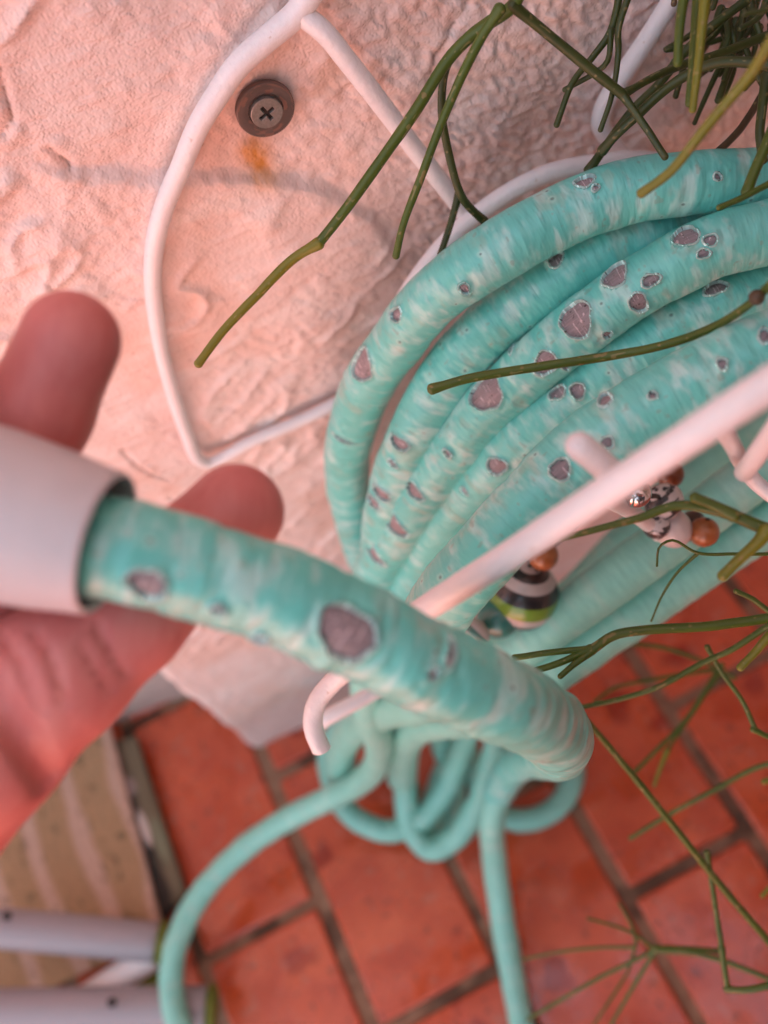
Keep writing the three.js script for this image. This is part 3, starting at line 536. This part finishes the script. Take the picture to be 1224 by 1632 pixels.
  const skinG = [g, shift(surface(faceF, boxOf([[hp(0, 0, 0, 0.15), J(0.10, 0.93, 0.655, 0.05)]], 0), 0.005)), shift(surface(limbs(armsC, 0.01), boxOf(armsC, 0.01), 0.008)), shift(surface(gripF, boxOf(grip, 0.004), 0.003))];
  mesh('body', mergeGeometries(skinG), skinM, hand);
  const weave = tex(256, 256, (u, v) => { const k = 0.8 + 0.2 * Math.sin(u * 128 * Math.PI) * Math.sin(v * 128 * Math.PI), a = fbm(u * 9, v * 9, 3, 3, 9, 9); return [0.05 * k + 0.015 * a, 0.06 * k + 0.015 * a, 0.085 * k + 0.02 * a]; });
  const cloth = mat({ map: placedTex(weave, 0.09, 0.09), bumpMap: placedTex(weave, 0.09, 0.09), bumpScale: 0.0004, roughness: 0.95 }), denim = mat({ color: lin(0.045, 0.055, 0.085), roughness: 0.95, bumpMap: placedTex(weave, 0.05, 0.05), bumpScale: 0.0003 });
  const folds2 = (f, a) => (q) => f(q) + a * (fbm(q.x * 22, q.y * 14, q.z * 22, 2) - 0.5);
  mesh('shirt', shift(surface(folds2(limbs(trunkC, 0.05), 0.012), boxOf(trunkC, 0.03), 0.014)), cloth, hand);
  mesh('trousers', shift(surface(folds2(limbs(legsC, 0.04), 0.012), boxOf(legsC, 0.03), 0.014)), denim, hand);
  const hairF = (q) => Math.max(limbs([[hp(0, 0.037, -0.024, 0.093), hp(0, 0.03, 0.012, 0.087)]], 0.01)(q) + 0.006 * (vn(q.x * 160, q.y * 60, q.z * 160) - 0.5), q.clone().sub(head).dot(F) * 0.8 - q.clone().sub(head).dot(U) + 0.012);
  mesh('hair', shift(surface(hairF, boxOf([[hp(0, 0.03, 0, 0.12)]], 0), 0.006)), mat({ color: lin(0.03, 0.018, 0.012), roughness: 0.6 }), hand);
  for (const x of [-0.032, 0.032]) { const e = mesh('eye', new THREE.SphereGeometry(0.0115, 18, 12), phys({ color: lin(0.7, 0.68, 0.66), roughness: 0.15 }), hand); e.position.copy(hp(x, 0.0, 0.084, 0).p).sub(c0); const ir = mesh('iris', new THREE.SphereGeometry(0.0055, 14, 10), phys({ color: lin(0.05, 0.03, 0.02), roughness: 0.1 }), e); ir.position.copy(F).multiplyScalar(0.0072); }
  for (const [x, z] of [[-0.02, 0.71], [0.26, 0.71]]) { const sh = [[J(x, 0.055, z + 0.03, 0.040), J(x, 0.10, z, 0.050)], [J(x, 0.050, z + 0.02, 0.040), J(x, 0.042, z - 0.10, 0.040), J(x + 0.004, 0.034, z - 0.17, 0.032)]]; mesh('shoe', shift(surface((q) => Math.max(limbs(sh, 0.02)(q), 0.001 - q.y), boxOf(sh, 0.01), 0.007)), mat({ color: lin(0.06, 0.06, 0.065), roughness: 0.6 }), hand); }
  const pc = EYE.clone().add(toWorld(0.020, 0.052, -0.016)), ph = thing('phone', 'unseen dark phone held up to the hose by the added crouching body', 'phone', pc);
  ph.quaternion.setFromRotationMatrix(new THREE.Matrix4().makeBasis(toWorld(1, 0, 0), toWorld(0, -1, 0), toWorld(0, 0, -1)));
  mesh('case', new RoundedBoxGeometry(0.074, 0.150, 0.009, 3, 0.004), phys({ color: lin(0.03, 0.03, 0.035), roughness: 0.4 }), ph);
  mesh('screen', new THREE.BoxGeometry(0.068, 0.142, 0.0008).translate(0, 0, 0.0048), phys({ color: lin(0.01, 0.01, 0.012), roughness: 0.1 }), ph);
  mesh('lens', new THREE.CylinderGeometry(0.006, 0.006, 0.0012, 24).rotateX(Math.PI / 2).translate(-0.020, 0.052, -0.005), phys({ color: lin(0.01, 0.01, 0.015), roughness: 0.08 }), ph);
}

// ------------------------------------------------------------------ mesh fabric lounger, lower left
{
  const at = G(60, 1500, 0);
  const ch = thing('folding_lounger', 'striped beige mesh-fabric lounger with pale tubular frame at the lower left on the tiles', 'lounger', at);
  const fabT = tex(1024, 512, (u, v) => {
    const s = mod(u * 5 + 0.5 * fbm(u * 3, v * 3, 3, 3), 1), pale = ss(0.0, 0.12, s) * (1 - ss(0.32, 0.46, s)), thread = 0.74 + 0.20 * Math.sin(u * 2 * Math.PI * 150) + 0.14 * Math.sin(v * 2 * Math.PI * 80);
    let c = mixc([0.56, 0.335, 0.18], [0.82, 0.53, 0.42], pale * 0.8);
    c = mixc(c, [0.13, 0.10, 0.05], ss(0.68, 0.76, fbm(u * 36, v * 18, 6, 3)) * 0.55);
    return c.map((k) => k * thread * (0.85 + 0.3 * fbm(u * 120, v * 60, 4, 2)));
  });
  const quad = (corners, nu, nv, sag, thick) => {
    const [a, b, c, d] = corners, pos = [], uv = [], idx = [], nrm = b.clone().sub(a).cross(d.clone().sub(a)).normalize();
    if (nrm.y < 0) nrm.negate();
    for (const side of [0, 1]) for (let j = 0; j <= nv; j++) for (let i = 0; i <= nu; i++) {
      const u = i / nu, v = j / nv, p = a.clone().lerp(b, u).lerp(d.clone().lerp(c, u), v);
      p.addScaledVector(nrm, sag * Math.sin(Math.PI * u) * Math.sin(Math.PI * v) - side * thick).sub(at);
      pos.push(p.x, p.y, p.z); uv.push(u, v);
    }
    const M = (nu + 1) * (nv + 1);
    for (let j = 0; j < nv; j++) for (let i = 0; i < nu; i++) { const k = j * (nu + 1) + i, l = k + nu + 1; idx.push(k, k + 1, l, k + 1, l + 1, l, M + k, M + l, M + k + 1, M + k + 1, M + l, M + l + 1); }
    for (let i = 0; i < nu; i++) { const k = i, l = nv * (nu + 1) + i; idx.push(k, M + k, k + 1, k + 1, M + k, M + k + 1, l, l + 1, M + l, l + 1, M + l + 1, M + l); }
    for (let j = 0; j < nv; j++) { const k = j * (nu + 1), l = k + nu, s = nu + 1; idx.push(k, k + s, M + k, k + s, M + k + s, M + k, l, M + l, l + s, l + s, M + l, M + l + s); }
    return finish(pos, uv, idx, 0, false);
  };
  const fab = mat({ map: fabT, roughness: 0.9, bumpMap: fabT, bumpScale: 0.0006 });
  mesh('sling_fabric', quad([G(-260, 1110, 0.022), G(172, 1150, 0.022), G(262, 1490, 0.02), G(-60, 1640, 0.02)], 30, 20, 0.006, 0.003), fab, ch);
  // folded hem with patches; shade of the gap is painted into its colour
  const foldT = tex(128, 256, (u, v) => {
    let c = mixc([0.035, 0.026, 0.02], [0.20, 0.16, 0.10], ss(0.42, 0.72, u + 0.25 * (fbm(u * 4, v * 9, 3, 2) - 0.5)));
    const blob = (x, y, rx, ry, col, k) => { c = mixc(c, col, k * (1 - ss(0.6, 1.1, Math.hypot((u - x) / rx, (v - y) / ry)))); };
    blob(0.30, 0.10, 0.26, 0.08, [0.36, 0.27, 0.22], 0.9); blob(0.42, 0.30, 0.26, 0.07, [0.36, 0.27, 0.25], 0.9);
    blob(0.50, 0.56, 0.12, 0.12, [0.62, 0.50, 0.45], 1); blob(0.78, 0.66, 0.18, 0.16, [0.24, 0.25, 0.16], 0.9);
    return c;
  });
  mesh('hem_and_gap_shade', quad([G(150, 1190, 0.016), G(216, 1172, 0.012), G(296, 1420, 0.012), G(256, 1470, 0.016)], 10, 20, 0.004, 0.006), mat({ map: foldT, roughness: 0.9 }), ch);
  const tubeM = phys({ color: lin(0.36, 0.32, 0.345), roughness: 0.45, clearcoat: 0.2, bumpMap: placedTex(paintBump, 0.06, 0.06), bumpScale: 0.0002 });
  const moss = mat({ map: placedTex(tex(256, 256, (u, v) => mixc([0.09, 0.13, 0.012], [0.26, 0.27, 0.05], fbm(u * 16, v * 16, 4, 4, 16, 16))), 0.03, 0.03), roughness: 0.9 });
  const bolt = mat({ color: lin(0.06, 0.05, 0.05), roughness: 0.5, metalness: 0.5 });
  const bar = (p, q, r, m = tubeM, name = 'frame_bar') => mesh(name, taperTube(rel([p, p.clone().lerp(q, 0.5), q], at), [r, r, r], { step: 0.01, sides: 28, flatEnds: true }), m, ch);
  const A = D(-140, 1466, 0.585), B = D(250, 1502, 0.603), Cc = D(-140, 1612, 0.578), Dd = D(330, 1606, 0.588);
  bar(A, B, 0.0122); bar(Cc, Dd, 0.0128);
  bar(B, B.clone().addScaledVector(B.clone().sub(A).normalize(), 0.006), 0.0130, moss, 'mossy_cap');
  bar(Dd, Dd.clone().addScaledVector(Dd.clone().sub(Cc).normalize(), 0.006), 0.0136, moss, 'mossy_cap');
  const flat = bar(D(120, 1606, 0.600), D(246, 1520, 0.606), 0.0095, phys({ color: lin(0.80, 0.76, 0.76), roughness: 0.4 }), 'cross_bar');
  bar(D(150, 1614, 0.608), D(262, 1535, 0.616), 0.0085, moss, 'mossy_edge');
  for (const [x, y, z] of [[11, 1460, 0.576], [178, 1598, 0.570]]) { const b = mesh('bolt', new THREE.SphereGeometry(0.0030, 14, 10), bolt, ch); b.position.copy(D(x, y, z)).sub(at); }
}

// ------------------------------------------------------------------ bead pendants
{
  const banded = (bands) => tex(16, 256, (u, v) => { let a = 0; const t = 1 - v; for (const [w, c] of bands) { a += w; if (t < a) return c; } return bands[bands.length - 1][1]; });
  const wht = [0.46, 0.42, 0.41], blk = [0.025, 0.022, 0.024], grn = [0.16, 0.30, 0.035], glaze = { roughness: 0.28, clearcoat: 0.4, clearcoatRoughness: 0.15 };
  const wood = tex(128, 128, (u, v) => mixc([0.24, 0.060, 0.018], [0.46, 0.16, 0.05], fbm(u * 4, v * 18, 3, 4)));
  const bead = (root, px, py, z, rpx, m, squash = 1, axis = V(0.05, -0.85, -0.5)) => {
    const r = rpx * z / FPX, g = new THREE.LatheGeometry([...Array(25).keys()].map((i) => { const a = -Math.PI / 2 + Math.PI * i / 24; return new THREE.Vector2(Math.max(0.0009, Math.cos(a) * r), Math.sin(a) * r * squash); }), 36);
    const b = mesh('bead', g, m, root); b.position.copy(D(px, py, z)).sub(root.position);
    b.quaternion.setFromUnitVectors(V(0, 1, 0), toWorld(axis.x, axis.y, axis.z).normalize());
    return b;
  };
  const cord = (root, list) => mesh('cord', taperTube(rel(P3(list), root.position), list.map(() => 0.0008), { sides: 8 }), mat({ color: lin(0.05, 0.045, 0.04), roughness: 0.8 }), root);
  const t1 = thing('bead_pendant', 'pendant with a bulbous black, white and green striped bead below the front rod', 'bead pendant', D(850, 930, 0.33));
  bead(t1, 834, 948, 0.345, 56, phys({ map: banded([[0.10, wht], [0.10, blk], [0.10, wht], [0.12, blk], [0.13, grn], [0.10, wht], [0.12, blk], [0.10, wht], [0.13, blk]]), ...glaze }), 1.05, V(0.10, -0.80, -0.55));
  bead(t1, 866, 886, 0.332, 24, phys({ map: wood, ...glaze }));
  bead(t1, 794, 985, 0.345, 34, phys({ color: lin(0.035, 0.16, 0.14), ...glaze }));
  bead(t1, 757, 1006, 0.335, 27, phys({ map: banded([[0.5, wht], [0.2, [0.04, 0.12, 0.10]], [0.3, wht]]), ...glaze }), 0.7, V(0.7, -0.7, 0.1));
  cord(t1, [[950, 800, 0.33], [905, 850, 0.332], [866, 886, 0.334], [838, 952, 0.341], [794, 985, 0.346], [757, 1006, 0.338]]);
  const t2 = thing('bead_pendant', 'pendant of marbled, white and orange-brown beads right of the silver bead', 'bead pendant', D(1060, 820, 0.31));
  const marble = tex(256, 256, (u, v) => mixc([0.62, 0.56, 0.56], [0.03, 0.028, 0.03], ss(0.50, 0.58, fbm(u * 10, v * 10, 5, 4, 10, 10))));
  bead(t2, 1058, 800, 0.300, 32, phys({ map: marble, ...glaze }), 0.9, V(0.6, 0.7, 0.2));
  bead(t2, 1046, 838, 0.300, 22, phys({ map: marble, ...glaze }), 1);
  bead(t2, 1072, 842, 0.306, 30, phys({ color: lin(0.66, 0.55, 0.53), ...glaze }), 1.1, V(0.6, 0.7, 0.2));
  bead(t2, 1102, 838, 0.315, 26, phys({ color: lin(0.07, 0.045, 0.035), ...glaze }), 0.8, V(0.8, 0.4, 0.2));
  bead(t2, 1122, 848, 0.305, 24, phys({ map: wood, ...glaze }));
  bead(t2, 1068, 756, 0.32, 22, phys({ map: wood, color: lin(0.5, 0.4, 0.4), ...glaze }));
  bead(t2, 1014, 786, 0.262, 24, phys({ color: lin(0.70, 0.66, 0.66), metalness: 0.9, roughness: 0.16 }));
  cord(t2, [[990, 770, 0.264], [1014, 786, 0.264], [1058, 802, 0.305], [1072, 842, 0.308], [1102, 838, 0.315], [1122, 848, 0.31]]);
}

// ------------------------------------------------------------------ pencil-stemmed cactus
{
  const at = D(1330, -60, 0.28);
  const pl = thing('mistletoe_cactus', 'hanging green pencil-stemmed cactus reaching in from the upper right over the hose', 'plant', at);
  const skin = (a, b, z) => tex(256, 128, (u, v) => {
    let c = mixc(a, b, fbm(u * 8, v * 4, z, 3, 8, 4));
    c = mixc(c, [0.34, 0.27, 0.12], ss(0.88, 0.94, vn(u * 40, v * 14, z + 4, 40, 14)) * 0.5);
    return mixc(c, [0.30, 0.20, 0.08], ss(0.74, 0.80, fbm(u * 20, v * 6, z + 9, 3, 20, 6)) * 0.6);
  });
  const gm = (a, b, z) => { const t = placedTex(skin(a, b, z), 0.06, 0.012); return phys({ map: t, bumpMap: t, bumpScale: 0.0002, roughness: 0.45, clearcoat: 0.08 }); };
  const GREEN = gm([0.046, 0.082, 0.006], [0.088, 0.135, 0.010], 3), DARK = gm([0.024, 0.038, 0.005], [0.046, 0.066, 0.008], 13), YEL = gm([0.14, 0.15, 0.010], [0.21, 0.20, 0.015], 23), BROWN = gm([0.055, 0.035, 0.018], [0.09, 0.06, 0.03], 33);
  // w is the stem's width in the photograph's pixels at its own depth
  const stem = (list, w, m = GREEN, w2 = w) => {
    const n = list.length - 1, r = list.map((p, i) => (w + (w2 - w) * i / n) * p[2] / FPX / 2);
    const o = mesh('stem', taperTube(rel(P3(list), at), r, { step: 0.0016, sides: 12, wob: 0.14, knob: (s, L) => 1 + 0.22 * Math.exp(-Math.pow(s / 0.0022, 2)) + 0.10 * Math.exp(-Math.pow((L - s) / 0.0016, 2)) }), m, pl);
    return o;
  };
  const Z = (l, z, z2 = z) => l.map(([x, y], i) => [x, y, z + (z2 - z) * i / (l.length - 1)]);
  stem(Z([[840, -40], [818, 8], [780, 36], [745, 62], [712, 98], [660, 180], [600, 265], [550, 335], [508, 388]], 0.235, 0.262), 22, GREEN, 16);
  stem(Z([[508, 388], [468, 412], [410, 470], [355, 528], [316, 580]], 0.262, 0.270), 17, YEL, 13);
  stem(Z([[797, 14], [767, 60], [732, 130], [702, 200], [672, 280], [642, 360], [631, 408]], 0.235, 0.262), 17, GREEN, 11);
  stem(Z([[727, 78], [709, 115], [704, 175], [712, 230], [732, 305], [748, 330], [772, 352]], 0.25, 0.285), 13, DARK, 13);
  stem(Z([[732, 308], [717, 360], [702, 406]], 0.28, 0.285), 12, DARK, 10);
  stem(Z([[816, 8], [862, 45], [922, 95], [992, 150]], 0.238, 0.25), 17, DARK, 16);
  stem(Z([[992, 150], [1027, 200], [1060, 250]], 0.25, 0.25), 13, DARK, 11);
  stem(Z([[997, 148], [1038, 125], [1086, 104], [1128, 92], [1230, 54]], 0.25, 0.26), 12, DARK, 14);
  stem(Z([[938, 272], [979, 214], [1009, 175], [1050, 134], [1086, 89], [1128, 48], [1190, 0]], 0.27, 0.26), 14, DARK, 15);
  stem(Z([[960, 240], [980, 217], [1015, 184], [1068, 137], [1113, 110], [1157, 98], [1230, 104]], 0.265, 0.24), 15, DARK, 17);
  stem(Z([[990, -20], [973, 50], [946, 89], [913, 131], [887, 199]], 0.25, 0.26), 13, DARK, 9);
  stem(Z([[974, 48], [968, 98], [943, 119], [900, 143]], 0.252, 0.262), 10, DARK, 8);
  stem(Z([[1006, -20], [985, 50], [986, 77], [976, 149], [957, 207]], 0.245, 0.255), 12, DARK, 8);
  stem(Z([[1092, -20], [1083, 48], [1080, 100]], 0.23), 16, GREEN, 14);
  stem(Z([[1112, -20], [1105, 74], [1098, 165]], 0.235), 15, GREEN, 11);
  stem(Z([[1126, -20], [1119, 45], [1111, 119], [1104, 175]], 0.225), 18, YEL, 11);
  stem(Z([[1192, -20], [1178, 60], [1157, 125], [1145, 160]], 0.27), 13, DARK, 11);
  stem(Z([[1190, 10], [1145, 110], [1122, 161], [1107, 196]], 0.275), 11, DARK, 7);
  stem(Z([[1186, 75], [1172, 104], [1160, 131]], 0.28), 10, DARK, 7);
  stem(Z([[1090, 104], [1084, 128], [1077, 153]], 0.27), 9, DARK, 9);
  stem(Z([[1196, 0], [1199, 15], [1220, 80]], 0.265), 13, DARK, 11);
  stem(Z([[1184, 66], [1200, 105], [1220, 144]], 0.265), 10, DARK);
  stem(Z([[1070, -20], [1075, 0], [1074, 6]], 0.26), 9, BROWN);
  stem(Z([[1146, -20], [1140, 0], [1136, 12]], 0.26), 9, DARK);
  stem(Z([[1260, 20], [1224, 74], [1196, 119], [1151, 172], [1107, 226], [1068, 274], [1022, 308]], 0.185, 0.215), 21, YEL, 14);
  stem(Z([[1224, 135], [1187, 196], [1165, 222], [1143, 243]], 0.27, 0.265), 12, BROWN, 12);
  stem(Z([[1222, 120], [1214, 180], [1211, 215], [1216, 255]], 0.25), 16, DARK, 14);
  stem(Z([[1240, 190], [1222, 230], [1199, 282], [1190, 306]], 0.235), 19, GREEN, 17);
  stem(Z([[1250, 284], [1224, 294], [1181, 316], [1146, 331]], 0.232), 12, GREEN, 9);
  for (let k = 0; k < 60; k++) { const x = 1135 + hash(k, 1, 1) * (k < 16 ? 100 : 330), y = (k < 16 ? -10 : -230) + hash(k, 2, 1) * (k < 16 ? 60 : 250), a = 1.2 + hash(k, 3, 1) * 1.2, l = 60 + hash(k, 4, 1) * 60; stem(Z([[x, y], [x + Math.cos(a) * l * 0.5, y + Math.sin(a) * l * 0.5], [x + Math.cos(a + 0.3) * l, y + Math.sin(a + 0.3) * l]], (k < 16 ? 0.265 : 0.2) + hash(k, 5, 1) * (k < 16 ? 0.025 : 0.07)), 12, DARK, 8); }  // most lie out of view, added to shade the upper right wall
  // over the coil
  stem([[688, 620, 0.245], [748, 603, 0.245], [855, 585, 0.245], [973, 567, 0.243], [1062, 549, 0.236], [1139, 520, 0.226], [1200, 480, 0.214], [1250, 430, 0.205]], 15, GREEN, 14);
  { const b = mesh('node', new THREE.SphereGeometry(0.0018, 16, 12), BROWN, pl); b.position.copy(D(1206, 474, 0.211)).sub(at); }
  // lower right
  stem(Z([[1260, 855], [1224, 844], [1171, 823], [1128, 810], [1077, 806], [1021, 825], [957, 842], [893, 859]], 0.215, 0.225), 24, GREEN, 9);
  stem(Z([[1170, 822], [1140, 806], [1107, 793]], 0.215), 18, GREEN, 16);
  stem(Z([[1222, 845], [1212, 860], [1180, 890], [1152, 918]], 0.215), 21, YEL, 17);
  stem(Z([[1240, 883], [1171, 883], [1111, 881], [1072, 861], [1051, 872], [1047, 902]], 0.26), 6, GREEN, 3.5);
  stem(Z([[1111, 883], [1080, 912], [1055, 950], [1038, 990]], 0.27, 0.28), 5, GREEN, 3);
  stem(Z([[1250, 980], [1224, 985], [1128, 998], [1021, 1005], [978, 1013], [945, 1034]], 0.24, 0.245), 17, GREEN, 15);
  stem(Z([[945, 1034], [893, 1038], [820, 1048]], 0.245, 0.25), 11, GREEN, 10);
  stem(Z([[942, 1034], [893, 1056], [850, 1070]], 0.245, 0.25), 13, GREEN, 10);
  stem(Z([[944, 1037], [916, 1058], [893, 1078]], 0.245, 0.245), 12, GREEN, 9);
  stem(Z([[1250, 985], [1224, 998], [1167, 1035], [1117, 1058], [1051, 1094], [985, 1115], [924, 1128]], 0.28, 0.31), 11, GREEN, 8);
  stem(Z([[1250, 990], [1224, 1015], [1205, 1038], [1180, 1064]], 0.24), 16, YEL, 12);
  stem(Z([[1250, 990], [1224, 973], [1200, 955], [1173, 942]], 0.27), 10, GREEN, 8);
  stem(Z([[1127, 1031], [1150, 1071], [1183, 1117], [1204, 1163]], 0.30), 8, GREEN, 8);
  stem(Z([[1200, 1162], [1224, 1174], [1260, 1186]], 0.30), 9, GREEN, 9);
  stem(Z([[926, 1138], [962, 1180], [1012, 1240], [1092, 1340], [1152, 1415], [1230, 1506]], 0.31, 0.34), 10, GREEN, 12);
  stem(Z([[985, 1026], [1030, 1028], [1068, 1035], [1120, 1054], [1170, 1080]], 0.42), 7, GREEN, 7);
  stem(Z([[1140, 1067], [1051, 1081], [978, 1097], [948, 1118]], 0.42), 7, GREEN, 5);
  stem(Z([[1150, 1060], [1094, 1147], [1050, 1192], [1012, 1230]], 0.40), 9, GREEN, 6);
  stem(Z([[1150, 1068], [1100, 1140], [1060, 1200]], 0.41), 8, GREEN, 6);
  stem(Z([[1064, 1196], [1053, 1222], [1043, 1252]], 0.40), 8, YEL, 5);
  stem(Z([[1085, 905], [1060, 925], [1044, 945]], 0.42), 8, YEL, 6);
  stem(Z([[1118, 905], [1104, 935], [1092, 962]], 0.42), 9, YEL, 6);
  stem(Z([[1250, 1212], [1202, 1225], [1137, 1260], [1072, 1295], [1005, 1336]], 0.37, 0.40), 9, GREEN, 7);
  stem(Z([[1127, 1358], [1137, 1425], [1150, 1510]], 0.34), 8, GREEN, 9);
  stem(Z([[1150, 1510], [1155, 1545], [1160, 1578]], 0.34), 10, GREEN, 9);
  stem(Z([[1158, 1576], [1190, 1578], [1260, 1562]], 0.34, 0.33), 10, GREEN, 12);
  stem(Z([[1260, 1580], [1224, 1560], [1162, 1535], [1110, 1520], [1045, 1514]], 0.38, 0.41), 9, GREEN, 9);
  stem(Z([[1145, 1516], [1100, 1512], [1045, 1510]], 0.40), 7, GREEN, 8);
  stem(Z([[1045, 1514], [1007, 1487], [970, 1473], [937, 1464]], 0.41), 6, GREEN, 4);
  stem(Z([[1014, 1500], [1006, 1474], [987, 1440]], 0.41), 5, GREEN, 4);
  stem(Z([[1012, 1510], [962, 1510], [900, 1516], [832, 1529]], 0.41, 0.43), 6, GREEN, 4);
  stem(Z([[1045, 1514], [1000, 1536], [952, 1560], [900, 1590], [842, 1624]], 0.41, 0.43), 7, GREEN, 6);
  stem(Z([[1045, 1514], [1020, 1555], [996, 1595], [970, 1640]], 0.41, 0.42), 7, GREEN, 5);
  stem(Z([[1014, 1502], [1002, 1545], [975, 1590], [942, 1640]], 0.43), 5, GREEN, 4);
  stem(Z([[1260, 1400], [1232, 1410], [1215, 1428]], 0.36), 8, YEL, 7);
  stem(Z([[1260, 1236], [1236, 1240], [1218, 1246]], 0.35), 10, YEL, 9);
}

// ------------------------------------------------------------------ unseen pot and stems, added to shade the wall from the right
{
  const c = V(0.36, 0.56, 0.14), pot = thing('added_flower_pot', 'unseen terracotta pot for the cactus, added beyond the right of the hose for shade', 'flower pot', c);
  const pt = tex(256, 256, (u, v) => mixc([0.30, 0.10, 0.05], [0.42, 0.17, 0.09], fbm(u * 10, v * 10, 3, 4, 10, 10)));
  mesh('pot', new THREE.LatheGeometry([[0.001, 0], [0.06, 0], [0.085, 0.11], [0.095, 0.112], [0.097, 0.14], [0.086, 0.141], [0.082, 0.11], [0.001, 0.108]].map(([a, b]) => new THREE.Vector2(a, b)), 40), mat({ map: pt, roughness: 0.85 }), pot);
  mesh('hook', taperTube([V(0, 0.12, -0.09), V(0, 0.15, -0.12), V(0, 0.15, -0.142)], [0.003, 0.003, 0.003], { sides: 12 }), whitePaint, pot);
  const plant = scene.getObjectByName('mistletoe_cactus'), parts = [], inv = (p) => { const d = p.clone().sub(EYE), v = V(d.dot(V(al.x, -dn.x, ou.x)), d.dot(V(al.y, -dn.y, ou.y)), d.dot(V(al.z, -dn.z, ou.z))); return v.z > 0.01 && Math.abs(v.x / v.z) < 0.44 && Math.abs(v.y / v.z) < 0.58; };
  for (let k = 0; k < 420 && parts.length < 170; k++) {
    const h = (i) => hash(k, i, 900), a = h(1) * 6.283, out = 0.05 + h(2) * 0.16, drop = 0.05 + h(3) * 0.3, root = c.clone().add(V(Math.cos(a) * 0.06, 0.115, Math.sin(a) * 0.06));
    const dir = V(Math.cos(a), 0, Math.sin(a) * 0.7), pts = [root];
    for (let i = 1; i <= 4; i++) { const t = i / 4; pts.push(root.clone().addScaledVector(dir, out * Math.sqrt(t)).add(V((h(i + 5) - 0.5) * 0.03, 0.05 * Math.sin(t * 3) - drop * t * t, (h(i + 9) - 0.5) * 0.03))); }
    if (pts.some((p) => p.z < 0.008 || p.x > 0.5) || pts.some((p, i) => inv(p) || (i && inv(p.clone().lerp(pts[i - 1], 0.5))))) continue;
    parts.push(taperTube(rel(pts, plant.position), [0.0018, 0.0018, 0.0017, 0.0016, 0.0013], { step: 0.02, sides: 7 }));
  }
  const o = mesh('added_shade_stems', mergeGeometries(parts), plant.children.find((m) => m.isMesh).material, plant);  // unseen stems around the pot, added to darken the wall nearby
  o.userData.kind = 'stuff';
}

renderer.render(scene, camera);
